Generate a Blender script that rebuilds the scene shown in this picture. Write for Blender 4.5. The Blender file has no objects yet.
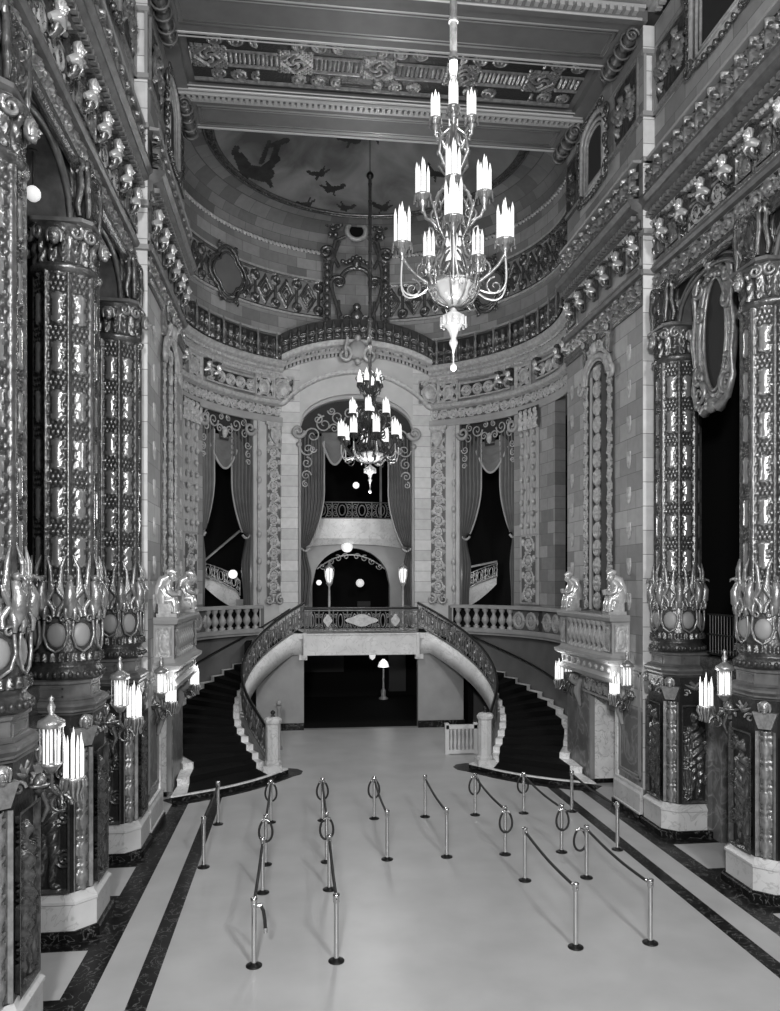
import bpy, math, random
import numpy as np
from math import sin, cos, pi, radians, sqrt, atan2, hypot
random.seed(7); RNG = np.random.RandomState(5)
SC = bpy.context.scene
COL = SC.collection

# ------------------------------------------------------------------ materials
def mat(name, col=0.2, rough=0.5, metal=0.0, bump=None, var=0.0, vscale=3.0, emis=0.0, spec=0.5, brick=None, vein=None, coat=0.0, trans=0.0):
    m = bpy.data.materials.new(name); m.use_nodes = True
    nt = m.node_tree; N = nt.nodes; L = nt.links
    b = N['Principled BSDF']
    b.inputs['Base Color'].default_value = (col, col, col, 1)
    b.inputs['Roughness'].default_value = rough
    b.inputs['Metallic'].default_value = metal
    b.inputs['Specular IOR Level'].default_value = spec
    if coat: b.inputs['Coat Weight'].default_value = coat; b.inputs['Coat Roughness'].default_value = 0.15
    if trans: b.inputs['Transmission Weight'].default_value = trans
    if emis:
        b.inputs['Emission Color'].default_value = (1, 1, 1, 1)
        b.inputs['Emission Strength'].default_value = emis
    tc = N.new('ShaderNodeTexCoord'); vec = tc.outputs['Object']
    colsock = None; hs = None
    def mixc(fac, a, c):
        mx = N.new('ShaderNodeMix'); mx.data_type = 'RGBA'
        L.new(fac, mx.inputs[0])
        for i, v in ((6, a), (7, c)):
            if hasattr(v, 'links'): L.new(v, mx.inputs[i])
            else: mx.inputs[i].default_value = (v, v, v, 1)
        return mx.outputs[2]
    def noise(sc, det=4, v=vec):
        n = N.new('ShaderNodeTexNoise'); n.inputs['Scale'].default_value = sc; n.inputs['Detail'].default_value = det
        L.new(v, n.inputs['Vector']); return n.outputs['Fac']
    def ramp(s, a, c, v0=0., v1=1.):
        r = N.new('ShaderNodeMapRange'); r.inputs[1].default_value = a; r.inputs[2].default_value = c
        r.inputs[3].default_value = v0; r.inputs[4].default_value = v1; L.new(s, r.inputs[0]); return r.outputs[0]
    if var:
        colsock = mixc(ramp(noise(vscale), .3, .7), col * (1 - var), min(1, col * (1 + var)))
    if vein:
        sc, amt, vc = vein
        n = N.new('ShaderNodeTexNoise'); n.inputs['Scale'].default_value = sc; n.inputs['Detail'].default_value = 8
        n.inputs['Distortion'].default_value = 1.5; L.new(vec, n.inputs['Vector'])
        s = N.new('ShaderNodeMath'); s.operation = 'SUBTRACT'; L.new(n.outputs['Fac'], s.inputs[0]); s.inputs[1].default_value = .5
        a = N.new('ShaderNodeMath'); a.operation = 'ABSOLUTE'; L.new(s.outputs[0], a.inputs[0])
        f = ramp(a.outputs[0], 0, amt, 1, 0)
        colsock = mixc(f, colsock if colsock else col, vc)
    if brick:
        mode, bw, bh, mort = brick
        sp = N.new('ShaderNodeSeparateXYZ'); L.new(vec, sp.inputs[0]); cb = N.new('ShaderNodeCombineXYZ')
        if mode == 'yz': L.new(sp.outputs[1], cb.inputs[0])
        elif mode in ('xz', 'xy'): L.new(sp.outputs[0], cb.inputs[0])
        else:
            m1 = N.new('ShaderNodeMath'); m1.operation = 'SUBTRACT'; L.new(sp.outputs[1], m1.inputs[0]); m1.inputs[1].default_value = 25.0
            m2 = N.new('ShaderNodeMath'); m2.operation = 'ARCTAN2'; L.new(sp.outputs[0], m2.inputs[0]); L.new(m1.outputs[0], m2.inputs[1])
            m3 = N.new('ShaderNodeMath'); m3.operation = 'MULTIPLY'; L.new(m2.outputs[0], m3.inputs[0]); m3.inputs[1].default_value = 6.6
            L.new(m3.outputs[0], cb.inputs[0])
        L.new(sp.outputs[1 if mode == 'xy' else 2], cb.inputs[1])
        br = N.new('ShaderNodeTexBrick'); L.new(cb.outputs[0], br.inputs['Vector'])
        br.inputs['Scale'].default_value = 1; br.inputs['Brick Width'].default_value = bw; br.inputs['Row Height'].default_value = bh
        br.inputs['Mortar Size'].default_value = .008; br.inputs['Mortar Smooth'].default_value = .1; br.inputs['Bias'].default_value = 0
        k = .86 if mode == 'xz' else .64
        br.inputs['Color1'].default_value = (col * k,) * 3 + (1,); br.inputs['Color2'].default_value = (min(1, col * (2 - k)),) * 3 + (1,)
        br.inputs['Mortar'].default_value = (col * mort,) * 3 + (1,)
        mm = N.new('ShaderNodeMix'); mm.data_type = 'RGBA'; mm.blend_type = 'MULTIPLY'; mm.inputs[0].default_value = .35
        L.new(br.outputs['Color'], mm.inputs[6]); L.new(noise(5), mm.inputs[7]); colsock = mm.outputs[2]
        hs = ramp(br.outputs['Fac'], 0, 1, 1, 0); 
    if colsock is not None: L.new(colsock, b.inputs['Base Color'])
    if bump:
        kind, sc, st = bump
        if kind == 'noise': h = noise(sc, 5)
        else:
            v = N.new('ShaderNodeTexVoronoi'); v.inputs['Scale'].default_value = sc; v.feature = 'SMOOTH_F1' if kind == 'vor' else 'F1'
            L.new(vec, v.inputs['Vector']); h = v.outputs['Distance']
        bp = N.new('ShaderNodeBump'); bp.inputs['Strength'].default_value = st; bp.inputs['Distance'].default_value = .03
        L.new(h, bp.inputs['Height']); L.new(bp.outputs[0], b.inputs['Normal'])
    elif hs is not None:
        bp = N.new('ShaderNodeBump'); bp.inputs['Strength'].default_value = .4; bp.inputs['Distance'].default_value = .01
        L.new(hs, bp.inputs['Height']); L.new(bp.outputs[0], b.inputs['Normal'])
    return m

MT = dict(
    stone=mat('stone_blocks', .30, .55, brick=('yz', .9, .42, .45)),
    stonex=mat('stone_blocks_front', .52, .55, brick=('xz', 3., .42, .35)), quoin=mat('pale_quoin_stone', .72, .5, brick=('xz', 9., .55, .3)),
    stonec=mat('stone_blocks_round', .24, .6, brick=('cyl', .82, .42, .45)),
    domest=mat('dome_blocks', .16, .6, brick=('cyl', .8, .30, .5)),
    plaina=mat('smooth_apse_stone', .38, .5, var=.12, vscale=1.5),
    plain=mat('smooth_stone', .26, .5, var=.12, vscale=1.5),
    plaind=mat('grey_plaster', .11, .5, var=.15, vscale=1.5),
    wallp=mat('veined_wall_marble', .13, .35, vein=(1.3, .05, .26), var=.2),
    marble=mat('white_marble', .56, .32, vein=(2.5, .03, .42), var=.12, vscale=2.),
    stepm=mat('bright_step_marble', .8, .35, vein=(3., .03, .5), var=.12, vscale=4.),  # white marble paled further, painting light onto steps and door jambs
    blackm=mat('black_marble', .008, .28, vein=(3.2, .016, .15), var=.3, spec=.12),
    floor=mat('pale_marble_floor', .43, .38, var=.09, vscale=1.1),
    gold=mat('antique_gold', .28, .28, .55, bump=('noise', 22, .35), var=.3, vscale=9),
    patina=mat('bronze_patina', .12, .42, .3, bump=('noise', 14, .12), var=.3, vscale=5),
    bronze=mat('dark_bronze', .13, .27, .65, bump=('noise', 16, .4), var=.4, vscale=9),
    bronzed=mat('deep_bronze', .06, .32, .5, bump=('noise', 18, .4), var=.3, vscale=9),
    ground=mat('dark_glazed_ground', .028, .33, .3, bump=('noise', 18, .4)),  # dark glaze of the carved grounds, also painting their shade
    light=mat('pale_gilding', .60, .24, .5, bump=('noise', 12, .12), var=.1),
    shieldg=mat('burnished_shield', .36, .22, .65, bump=('noise', 12, .12)),  # paler tone paints the reflections on the convex shields
    pgold=mat('pale_plaster_ornament', .34, .45, .15, bump=('noise', 20, .3), var=.25, vscale=8),
    pground=mat('mid_plaster_ground', .075, .5, 0, bump=('noise', 20, .3)),
    iron=mat('wrought_iron', .03, .35, .7),
    ironl=mat('gilded_iron', .17, .35, .6),
    chrome=mat('polished_nickel', .62, .16, .95),
    rope=mat('black_velvet_rope', .012, .6),
    carpet=mat('dark_carpet', .008, .9, bump=('noise', 60, .4), spec=.1),
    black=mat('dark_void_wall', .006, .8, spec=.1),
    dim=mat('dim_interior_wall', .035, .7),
    candle=mat('lit_candle_glass', .25, .4, emis=.95),
    lamp=mat('lit_lamp_glass', .3, .4, emis=1.0),
    dimlamp=mat('faintly_lit_candle', .8, .4, emis=.5),
    shade=mat('lit_lamp_shade', .8, .6, emis=.7),
    crystal=mat('cut_crystal', .75, .12, .35, emis=.0),
    velvet=mat('velvet_drape', .10, .6, bump=('noise', 40, .2), var=.15),
    velvetd=mat('dark_velvet', .014, .8),
    fringe=mat('pale_fringe', .3, .8),
    coffer=mat('coffer_plaster', .12, .5, var=.1),
    gilt=mat('pale_ceiling_gilding', .42, .4, .2),
    wood=mat('white_painted_wood', .6, .4),
)

# ------------------------------------------------------------------ mesh builder
class MB:
    def __init__(s): s.V = []; s.n = 0; s.F = []; s.M = []; s.S = []
    def add(s, verts, faces, mi=0, smooth=False):
        verts = np.asarray(verts, float).reshape(-1, 3)
        o = s.n; s.V.append(verts); s.n += len(verts)
        for k, f in enumerate(faces):
            s.F.append(tuple(i + o for i in f)); s.M.append(mi if isinstance(mi, int) else int(mi[k])); s.S.append(smooth)
        return s
    def box(s, x0, x1, y0, y1, z0, z1, mi=0, R=None, T=None):
        v = [(x, y, z) for z in (z0, z1) for y in (y0, y1) for x in (x0, x1)]
        v = np.array(v, float)
        if R is not None: v = v @ np.array(R).T
        if T is not None: v = v + np.array(T)
        return s.add(v, [(0, 2, 3, 1), (4, 5, 7, 6), (0, 1, 5, 4), (2, 6, 7, 3), (0, 4, 6, 2), (1, 3, 7, 5)], mi)
    def grid(s, P, mi=0, smooth=True, closeu=False, closev=False, mask=None):
        nu, nv = P.shape[:2]; o = s.n
        s.V.append(P.reshape(-1, 3)); s.n += nu * nv
        U = nu if closeu else nu - 1; Vn = nv if closev else nv - 1
        I, J = np.meshgrid(np.arange(U), np.arange(Vn), indexing='ij')
        I2 = (I + 1) % nu; J2 = (J + 1) % nv
        q = np.stack([I * nv + J, I2 * nv + J, I2 * nv + J2, I * nv + J2], -1).reshape(-1, 4) + o
        if mask is not None: keep = mask.reshape(-1); q = q[keep]
        s.F.extend(map(tuple, q.tolist()))
        if isinstance(mi, np.ndarray):
            mm = mi.reshape(-1); mm = mm[keep] if mask is not None else mm
            s.M.extend(mm.astype(int).tolist())
        else: s.M.extend([mi] * len(q))
        s.S.extend([smooth] * len(q)); return s
    def tube(s, pts, r, n=6, mi=0, closed=False, cap=True, flat=1.0):
        P = np.asarray(pts, float); m = len(P)
        r = np.ones(m) * r if np.isscalar(r) else np.asarray(r, float)
        if closed: T = np.roll(P, -1, 0) - np.roll(P, 1, 0)
        else: T = np.gradient(P, axis=0)
        T /= np.maximum(np.linalg.norm(T, axis=1, keepdims=True), 1e-9)
        ref = np.array([0, 0, 1.]) if abs(T[0, 2]) < .9 else np.array([1., 0, 0])
        A = np.cross(T[0], ref); A /= np.linalg.norm(A); G = np.zeros((m, n, 3)); a = np.arange(n) * 2 * pi / n
        for i in range(m):
            A = A - T[i] * A.dot(T[i]); l = np.linalg.norm(A)
            A = A / l if l > 1e-6 else np.cross(T[i], [0.3, .5, .8]); B = np.cross(T[i], A)
            G[i] = P[i] + r[i] * (np.cos(a)[:, None] * A + flat * np.sin(a)[:, None] * B)
        s.grid(G, mi, True, closed, True)
        if cap and not closed:
            s.add(G[0], [tuple(range(n))], mi); s.add(G[-1], [tuple(range(n - 1, -1, -1))], mi)
        return s
    def lathe(s, prof, c=(0, 0, 0), n=16, mi=0, smooth=True, a0=0, a1=2 * pi, sx=1, sy=1):
        pr = np.array(prof, float); full = abs(a1 - a0 - 2 * pi) < 1e-6
        a = a0 + (a1 - a0) * np.arange(n if full else n + 1) / n
        G = np.zeros((len(pr), len(a), 3))
        G[..., 0] = c[0] + pr[:, 0:1] * np.cos(a) * sx; G[..., 1] = c[1] + pr[:, 0:1] * np.sin(a) * sy; G[..., 2] = c[2] + pr[:, 1:2]
        return s.grid(G[:, ::-1], mi, smooth, False, full)
    def ball(s, c, r, n=8, mi=0, sc=(1, 1, 1)):
        t = np.linspace(.02, pi - .02, max(4, n // 2 + 2)); a = np.arange(n) * 2 * pi / n
        G = np.stack([np.sin(t)[:, None] * np.cos(a) * sc[0], np.sin(t)[:, None] * np.sin(a) * sc[1], -np.cos(t)[:, None] * np.ones(n) * sc[2]], -1) * r + np.array(c)
        return s.grid(G[:, ::-1], mi, True, False, True)
    def poly(s, pts2, f, d0, d1, mi=0, mside=None):
        """prism: pts2 outline, f(u,v,d)->xyz"""
        n = len(pts2); A = [f(u, v, d0) for u, v in pts2]; B = [f(u, v, d1) for u, v in pts2]
        s.add(A + B, [tuple(range(n - 1, -1, -1)), tuple(range(n, 2 * n))] + [(i, (i + 1) % n, n + (i + 1) % n, n + i) for i in range(n)], mi)
        return s
    def merge(s, o, R=None, T=None, mi=None):
        for v in o.V:
            w = v if R is None else v @ np.array(R, float).T
            s.V.append(w if T is None else w + np.array(T, float))
        s.F.extend(tuple(i + s.n for i in f) for f in o.F); s.M.extend(o.M if mi is None else [mi] * len(o.M)); s.S.extend(o.S); s.n += o.n
        return s
    def build(s, name, mats, parent=None, world=False):
        me = bpy.data.meshes.new(name); V = np.concatenate(s.V) if s.V else np.zeros((0, 3))
        if parent is not None and world: V = V - wloc(parent)
        me.vertices.add(len(V)); me.vertices.foreach_set('co', V.astype(np.float32).ravel())
        tot = np.fromiter((len(f) for f in s.F), int, len(s.F)); st = np.concatenate([[0], np.cumsum(tot)[:-1]]) if len(tot) else []
        me.loops.add(int(tot.sum())); me.loops.foreach_set('vertex_index', np.fromiter((i for f in s.F for i in f), int, int(tot.sum())))
        me.polygons.add(len(s.F)); me.polygons.foreach_set('loop_start', st); me.polygons.foreach_set('loop_total', tot)
        if isinstance(mats, str): mats = [mats]
        for m in mats: me.materials.append(MT[m])
        me.polygons.foreach_set('material_index', np.minimum(np.array(s.M, int), len(mats) - 1)); me.polygons.foreach_set('use_smooth', np.array(s.S, bool))
        me.update(calc_edges=True); me.validate()
        o = bpy.data.objects.new(name, me); COL.objects.link(o)
        if parent is not None: o.parent = parent
        return o
def wloc(o):
    v = np.array(o.location, float)
    while o.parent is not None: o = o.parent; v = v + np.array(o.location, float)
    return v
def tag(o, label=None, cat=None, group=None, kind=None):
    if label: o['label'] = label
    if cat: o['category'] = cat
    if group: o['group'] = group
    if kind: o['kind'] = kind
    return o
def thing(name, label, cat, loc=(0, 0, 0), group=None, rot=0):
    o = bpy.data.objects.new(name, None); COL.objects.link(o); o.location = loc; o.rotation_euler = (0, 0, rot); o.empty_display_size = .1
    return tag(o, label, cat, group)
def struct(mb, name, mats): return tag(mb.build(name, mats), kind='structure')
def dup(o, loc=None, rot=None, label=None, parent=None, group=None):
    c = o.copy(); COL.objects.link(c); c.parent = parent
    if loc is not None: c.location = loc
    if rot is not None: c.rotation_euler = (0, 0, rot)
    if label: c['label'] = label
    if group: c['group'] = group
    for ch in list(o.children): dup(ch, parent=c)
    return c
def Rz(a): return [[cos(a), -sin(a), 0], [sin(a), cos(a), 0], [0, 0, 1]]

# ------------------------------------------------------------------ relief height functions: (u,v) -> height, material
def ss(x, a, b): t = np.clip((x - a) / (b - a), 0, 1); return t * t * (3 - 2 * t)
def f_rinceau(H, P=None, vert=False, seed=0):
    P = P or H
    def f(u, v):
        if vert: u, v = v, u
        k = np.floor(u / P); s = np.where(k % 2 == 0, 1., -1.)
        dx = (u - (k + .5) * P); dy = (v - H / 2) * s; r = np.hypot(dx, dy); th = np.arctan2(dy, dx); R = min(P, H) * .5
        w = r / R * 2.0 - th / (2 * pi)
        sp = (.5 + .5 * np.cos(2 * pi * w)) ** .8
        h = np.where(r < R, sp * (1 - .35 * r / R), .25 + .75 * np.maximum(0, np.cos(4 * th + 1)) * np.cos((r - R * 1.15) / R * 4))
        h = np.maximum(h, 1.1 * np.sqrt(np.clip(1 - (r / (R * .22)) ** 2, 0, 1)))
        h *= 1 - .35 * np.maximum(0, np.cos(11 * th + r / R * 6)) * (r > R * .3)
        h *= ss(np.minimum(v, H - v), 0, H * .08)
        return np.clip(h, 0, 1.1), (h > .38).astype(int)
    return f
def f_guil(H):
    def f(u, v):
        x = (u % H) - H / 2; y = v - H / 2; r = np.hypot(x, y)
        h = np.exp(-((r - .36 * H) / (.075 * H)) ** 2)
        h = np.maximum(h, .9 * np.exp(-((np.abs(x) + np.abs(y) * .8 - .16 * H) / (.05 * H)) ** 2))
        h = np.maximum(h, np.exp(-(y / (.06 * H)) ** 2) * (np.abs(x) > .38 * H)); h = np.maximum(h, .8 * (r < .06 * H))
        return h, (h > .35).astype(int)
    return f
def f_egg(P, H):
    def f(u, v):
        x = (u % P - P / 2) / P; y = v / H
        h = np.sqrt(np.clip(1 - (x / .3) ** 2 - ((y - .5) / .5) ** 2, 0, 1)); h = np.maximum(h, .6 * np.exp(-((np.abs(x) - .46) / .04) ** 2))
        return h, (h > .3).astype(int)
    return f
def f_rope(P, H):
    def f(u, v):
        h = (.55 + .45 * np.sin(2 * pi * (u / P + v / H * .8))) * np.sin(pi * np.clip(v / H, 0, 1)); return h, (h > .3).astype(int)
    return f
def f_spind(P, H):      # row of upright spindles with small curls between
    def f(u, v):
        x = (u % P - P / 2); y = v / H; wd = P * (.13 + .12 * np.sin(pi * np.clip(y / .45, 0, 1)) ** 2 + .10 * np.sin(pi * np.clip((y - .55) / .3, 0, 1)) ** 2) * (y < .93)
        h = np.sqrt(np.clip(1 - (x / np.maximum(wd, 1e-3)) ** 2, 0, 1)); xa = np.abs(x)
        for cy, R in ((.25 * H, .16 * P), (.55 * H, .15 * P)):
            r = np.hypot(xa - .40 * P, v - cy); h = np.maximum(h, .6 * np.exp(-((r - R) / (.06 * P)) ** 2))
        h = np.maximum(h, .7 * (y < .07)); return h, (h > .42).astype(int)
    return f
def f_leaf(P, H):       # upright acanthus leaves
    def f(u, v):
        x = np.abs(u % P - P / 2) / (P / 2); y = v / H; wd = np.sqrt(np.clip(1 - y ** 2.2, 0, 1)) * .95
        h = np.clip(wd - x, 0, 1) * 1.6 * (.65 + .35 * np.cos(x * 9 - y * 16)) + .35 * np.exp(-(x / .1) ** 2) * (y < .92)
        return np.clip(h, 0, 1), (h > .2).astype(int)
    return f
def f_crest(P, H):      # carved cresting of paired scrolls round a spindle
    def f(u, v):
        x = (u % P - P / 2); xa = np.abs(x); y = v / H
        sp = np.sqrt(np.clip(1 - (x / (.10 * P * (1 + .6 * np.cos(y * 13)))) ** 2, 0, 1))
        h = sp * (y < .97)
        for cx, cy, R in ((.30 * P, .28 * H, .22 * P), (.27 * P, .68 * H, .19 * P)):
            dx = xa - cx; dy = v - cy; r = np.hypot(dx, dy); th = np.arctan2(dy, dx)
            h = np.maximum(h, np.where(r < R, .5 + .5 * np.cos(2 * pi * (r / R * 1.6 - th / 2 / pi)), 0))
        h = np.maximum(h, .8 * (y < .05)); 
        return h, (h > .35).astype(int)
    return f
def cap(u, v, a, b, ra, rb=None):
    rb = ra if rb is None else rb
    dx, dy = b[0] - a[0], b[1] - a[1]; t = np.clip(((u - a[0]) * dx + (v - a[1]) * dy) / (dx * dx + dy * dy + 1e-9), 0, 1)
    d = np.hypot(u - a[0] - t * dx, v - a[1] - t * dy); r = ra + (rb - ra) * t
    return np.sqrt(np.clip(1 - (d / r) ** 2, 0, 1)) * np.minimum(1, r / .1)
def f_figure(W, H, flip=1, seed=0):
    def f(u, v):
        x = (u - W / 2) * flip / W * .62; y = v / H * 1.9          # figure about 1.75 tall in local units
        h = np.zeros_like(x)
        cs = [((.01, 1.66), (.0, 1.60), .075, .07), ((0, 1.5), (0.0, 1.45), .05, .06), ((-.09, 1.40), (.10, 1.42), .07, .07),
              ((0, 1.38), (-.02, 1.08), .12, .095), ((-.02, 1.05), (0.02, .95), .115, .125),
              ((-.05, .95), (-.09, .50), .085, .06), ((-.09, .5), (-.05, .12), .055, .035), ((.07, .93), (.04, .50), .085, .06), ((.04, .5), (.10, .12), .055, .035),
              ((-.14, 1.38), (-.20, 1.12), .045, .036), ((-.20, 1.12), (-.03, .98), .036, .03), ((.14, 1.4), (.2, 1.18), .045, .036), ((.2, 1.18), (.08, 1.30), .036, .03),
              ((-.05, .1), (-.14, .07), .035, .03), ((.10, .1), (.17, .07), .035, .03)]
        for a, b, ra, rb in cs: h = np.maximum(h, cap(x, y, a, b, ra * 1.1, rb * 1.1))
        # hanging drapery folds
        h = h * (.8 + .2 * np.cos(y * 38 + x * 30)) 
        d = cap(x, y, (.12, 1.2), (.17, .2), .09, .10) * (.55 + .45 * np.cos(x * 120 + y * 6)); h = np.maximum(h, d * .7)
        d = cap(x, y, (-.12, .95), (.14, .7), .07, .08) * (.55 + .45 * np.cos((x * .4 + y) * 90)); h = np.maximum(h, d * .85)
        # scroll foliage filling the ground of the panel
        k = np.floor(y / .3); cx = np.where(k % 2 == 0, .23, -.23); r = np.hypot(x - cx, (y % .3) - .15); th = np.arctan2((y % .3) - .15, x - cx)
        g = (r < .13) * (.5 + .5 * np.cos(2 * pi * (r / .055 - th / 2 / pi))) * .5
        h = np.maximum(h, g); fr = np.minimum(np.minimum(u, W - u), np.minimum(v, H - v))
        h = np.where(fr < .035, .55, h); h = np.where((fr > .035) & (fr < .05), 0, h)
        return h, (h > .3).astype(int)
    return f
def f_spindle(W, H, P):   # stacked vases on a strip
    def f(u, v):
        x = np.abs(u - W / 2) / W; y = (v % P) / P
        wd = .12 + .17 * np.sin(pi * np.clip((y - .12) / .6, 0, 1)) ** .7 + .16 * np.exp(-((y - .86) / .05) ** 2) + .1 * np.exp(-((y - .06) / .04) ** 2)
        h = np.sqrt(np.clip(1 - (x / wd) ** 2, 0, 1)); h = np.maximum(h, .6 * (x > .43))
        return h, (h > .25).astype(int)
    return f
def f_shaft(W, P=.75):
    def f(u, v):
        x = u - W / 2; xa = np.abs(x); y = (v + .2) % P - P / 2; a = .064 - .012 * np.cos(np.clip(y / .23, -1, 1) * pi); half = .235 - .5 * np.minimum(xa, .07) + .10 * np.exp(-(xa / .02) ** 2) * 0
        inside = (xa < a) & (np.abs(y) < half)
        sh = inside * (.75 + .25 * np.cos(xa / a * pi / 2))
        rim = np.exp(-((np.maximum(xa - a, np.abs(y) - half) - .012) / .012) ** 2) * .7
        gx = np.cos(x / .075 * 2 * pi + pi * (np.floor(v / .085) % 2)); gy = np.abs(np.cos(v / .085 * pi))
        gr = np.clip(gx, 0, 1) ** .6 * np.clip(1 - gy, 0, 1) ** .6 * .75
        h = np.maximum(np.maximum(sh, rim), np.where(inside, 0, gr) * (xa < W / 2 - .05))
        ed = (xa > W / 2 - .042) * (.55 + .45 * np.cos((xa - W / 2 + .02) / .02 * 2 * pi)); h = np.maximum(h, ed)
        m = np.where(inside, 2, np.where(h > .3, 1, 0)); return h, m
    return f
def f_block(W, H):     # framed oval boss with leaves
    def f(u, v):
        x = (u - W / 2) / (W / 2); y = (v - H / 2) / (H / 2); r = np.hypot(x / .5, y / .62); th = np.arctan2(y, x)
        h = np.sqrt(np.clip(1 - r ** 2, 0, 1)) * .8; h = np.maximum(h, np.exp(-((r - 1.15) / .1) ** 2))
        h = np.maximum(h, (r > 1.35) * (.5 + .5 * np.cos(6 * th)) * (.5 + .5 * np.cos(r * 14)) * (np.maximum(abs(x), abs(y)) < .93)); h = np.maximum(h, .8 * (np.maximum(np.abs(x), np.abs(y)) > .93))
        return h, (h > .3).astype(int)
    return f
def f_dent(P):
    def f(u, v):
        h = ((u % P) / P < .6).astype(float); return h, h.astype(int)
    return f
def f_rosecol(W, P):
    def f(u, v):
        x = u - W / 2; y = v % P - P / 2; r = np.hypot(x, y); th = np.arctan2(y, x); R = min(W, P) * .46
        h = np.where(r < R, .45 + .55 * np.abs(np.cos(2 * th)) * np.sin(pi * np.clip(r / R, 0, 1)), 0); h = np.maximum(h, (r < R * .25)); h = np.maximum(h, np.exp(-((r - R * .9) / (R * .1)) ** 2))
        return h, (h > .4).astype(int)
    return f
def relief(mb, fn, L, H, mp, res, depth, mis=None, smooth=True):
    nu = max(2, int(L / res) + 1); nv = max(2, int(H / res) + 1)
    U, V = np.meshgrid(np.linspace(0, L, nu), np.linspace(0, H, nv), indexing='ij')
    h, m = fn(U, V); P = mp(U, V, h * depth)
    mm = np.maximum(np.maximum(m[:-1, :-1], m[1:, :-1]), np.maximum(m[1:, 1:], m[:-1, 1:]))  # low cells take the darker material, shade painted into the hollows
    if mis is not None: mm = np.array(mis)[mm]
    return mb.grid(P, mm, smooth)
def plane(O, du, dv, n):
    O, du, dv, n = map(lambda a: np.array(a, float), (O, du, dv, n))
    return lambda U, V, h: O + U[..., None] * du + V[..., None] * dv + h[..., None] * n
YC = 25.0
def cylm(R, a0, z0, sgn=1):  # u runs along the apse wall from angle a0 (clockwise from +Y, radians), inward relief
    def f(U, V, h):
        a = a0 + U / R * sgn; r = R - h; return np.stack([r * np.sin(a), YC + r * np.cos(a), z0 + V], -1)
    return f
def spiral(c, r0, turns, a0, du, dv, n=22, shrink=.12, sgn=1, r1=None):
    t = np.linspace(0, 1, n); r = r0 * (shrink + (1 - shrink) * (1 - t)); a = a0 + sgn * t * turns * 2 * pi
    return np.array(c) + (r * np.cos(a))[:, None] * np.array(du, float) + (r * np.sin(a))[:, None] * np.array(dv, float)
def arcpts(R, a0, a1, n, z=0): a = np.linspace(a0, a1, n); return np.stack([R * np.sin(a), YC + R * np.cos(a), np.full(n, z)], -1)
def sweep(mb, base, nrm, prof, mi=0, smooth=False, capends=True):
    """base (n,2) plan path, nrm (n,2) inward normals, prof [(out,z)]"""
    base = np.array(base, float); nrm = np.array(nrm, float); pr = np.array(prof, float)
    G = np.zeros((len(base), len(pr), 3)); G[..., :2] = base[:, None] + pr[None, :, 0:1] * nrm[:, None]; G[..., 2] = pr[:, 1]
    mb.grid(G, mi, smooth)
    if capends:
        n = len(pr); mb.add(G[0], [tuple(range(n))], mi); mb.add(G[-1], [tuple(range(n - 1, -1, -1))], mi)
    return mb
def arcpath(R, a0, a1, n):
    a = np.linspace(a0, a1, n); return np.stack([R * np.sin(a), YC + R * np.cos(a)], -1), -np.stack([np.sin(a), np.cos(a)], -1)
CY = [9.4, 12.75, 16.1]
# ================================================================== FLOOR
fb = MB()
xs = [0, 4.22, 4.49, 4.99, 5.38, 6.9]; ys = [-2.0] + sorted([c + d for c in CY for d in (-1.0, 1.0)]) + [17.9, 20.1, 28.45]
for s in (-1, 1):
    for i in range(5):
        for j in range(len(ys) - 1):
            y0, y1 = ys[j], ys[j + 1]; ym = (y0 + y1) / 2
            dark = i in (1, 3) or (i == 4 and any(abs(ym - c) < .99 for c in CY) and ym < 17.2)
            if i in (1, 3) and y0 >= 20: dark = False
            a, b = sorted((s * xs[i], s * xs[i + 1]))
            if i == 4 and ym > 20: continue
            fb.add([(a, y0, 0), (b, y0, 0), (b, y1, 0), (a, y1, 0)], [(0, 1, 2, 3)], 1 if dark else 0)
    fb.add([(s * 4.99, 20.1, 0), (s * 8.4, 20.1, 0), (s * 8.4, 28.45, 0), (s * 4.99, 28.45, 0)], [(0, 1, 2, 3)], 0)
struct(fb, 'floor', ['floor', 'blackm'])
b = MB(); b.box(-2.12, 2.12, 28.45, 28.75, -.05, .0, 0); b.box(-4.2, 4.2, 28.75, 37, -.06, -.005, 1)
struct(b, 'floor_passage', ['plain', 'carpet'])

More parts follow.
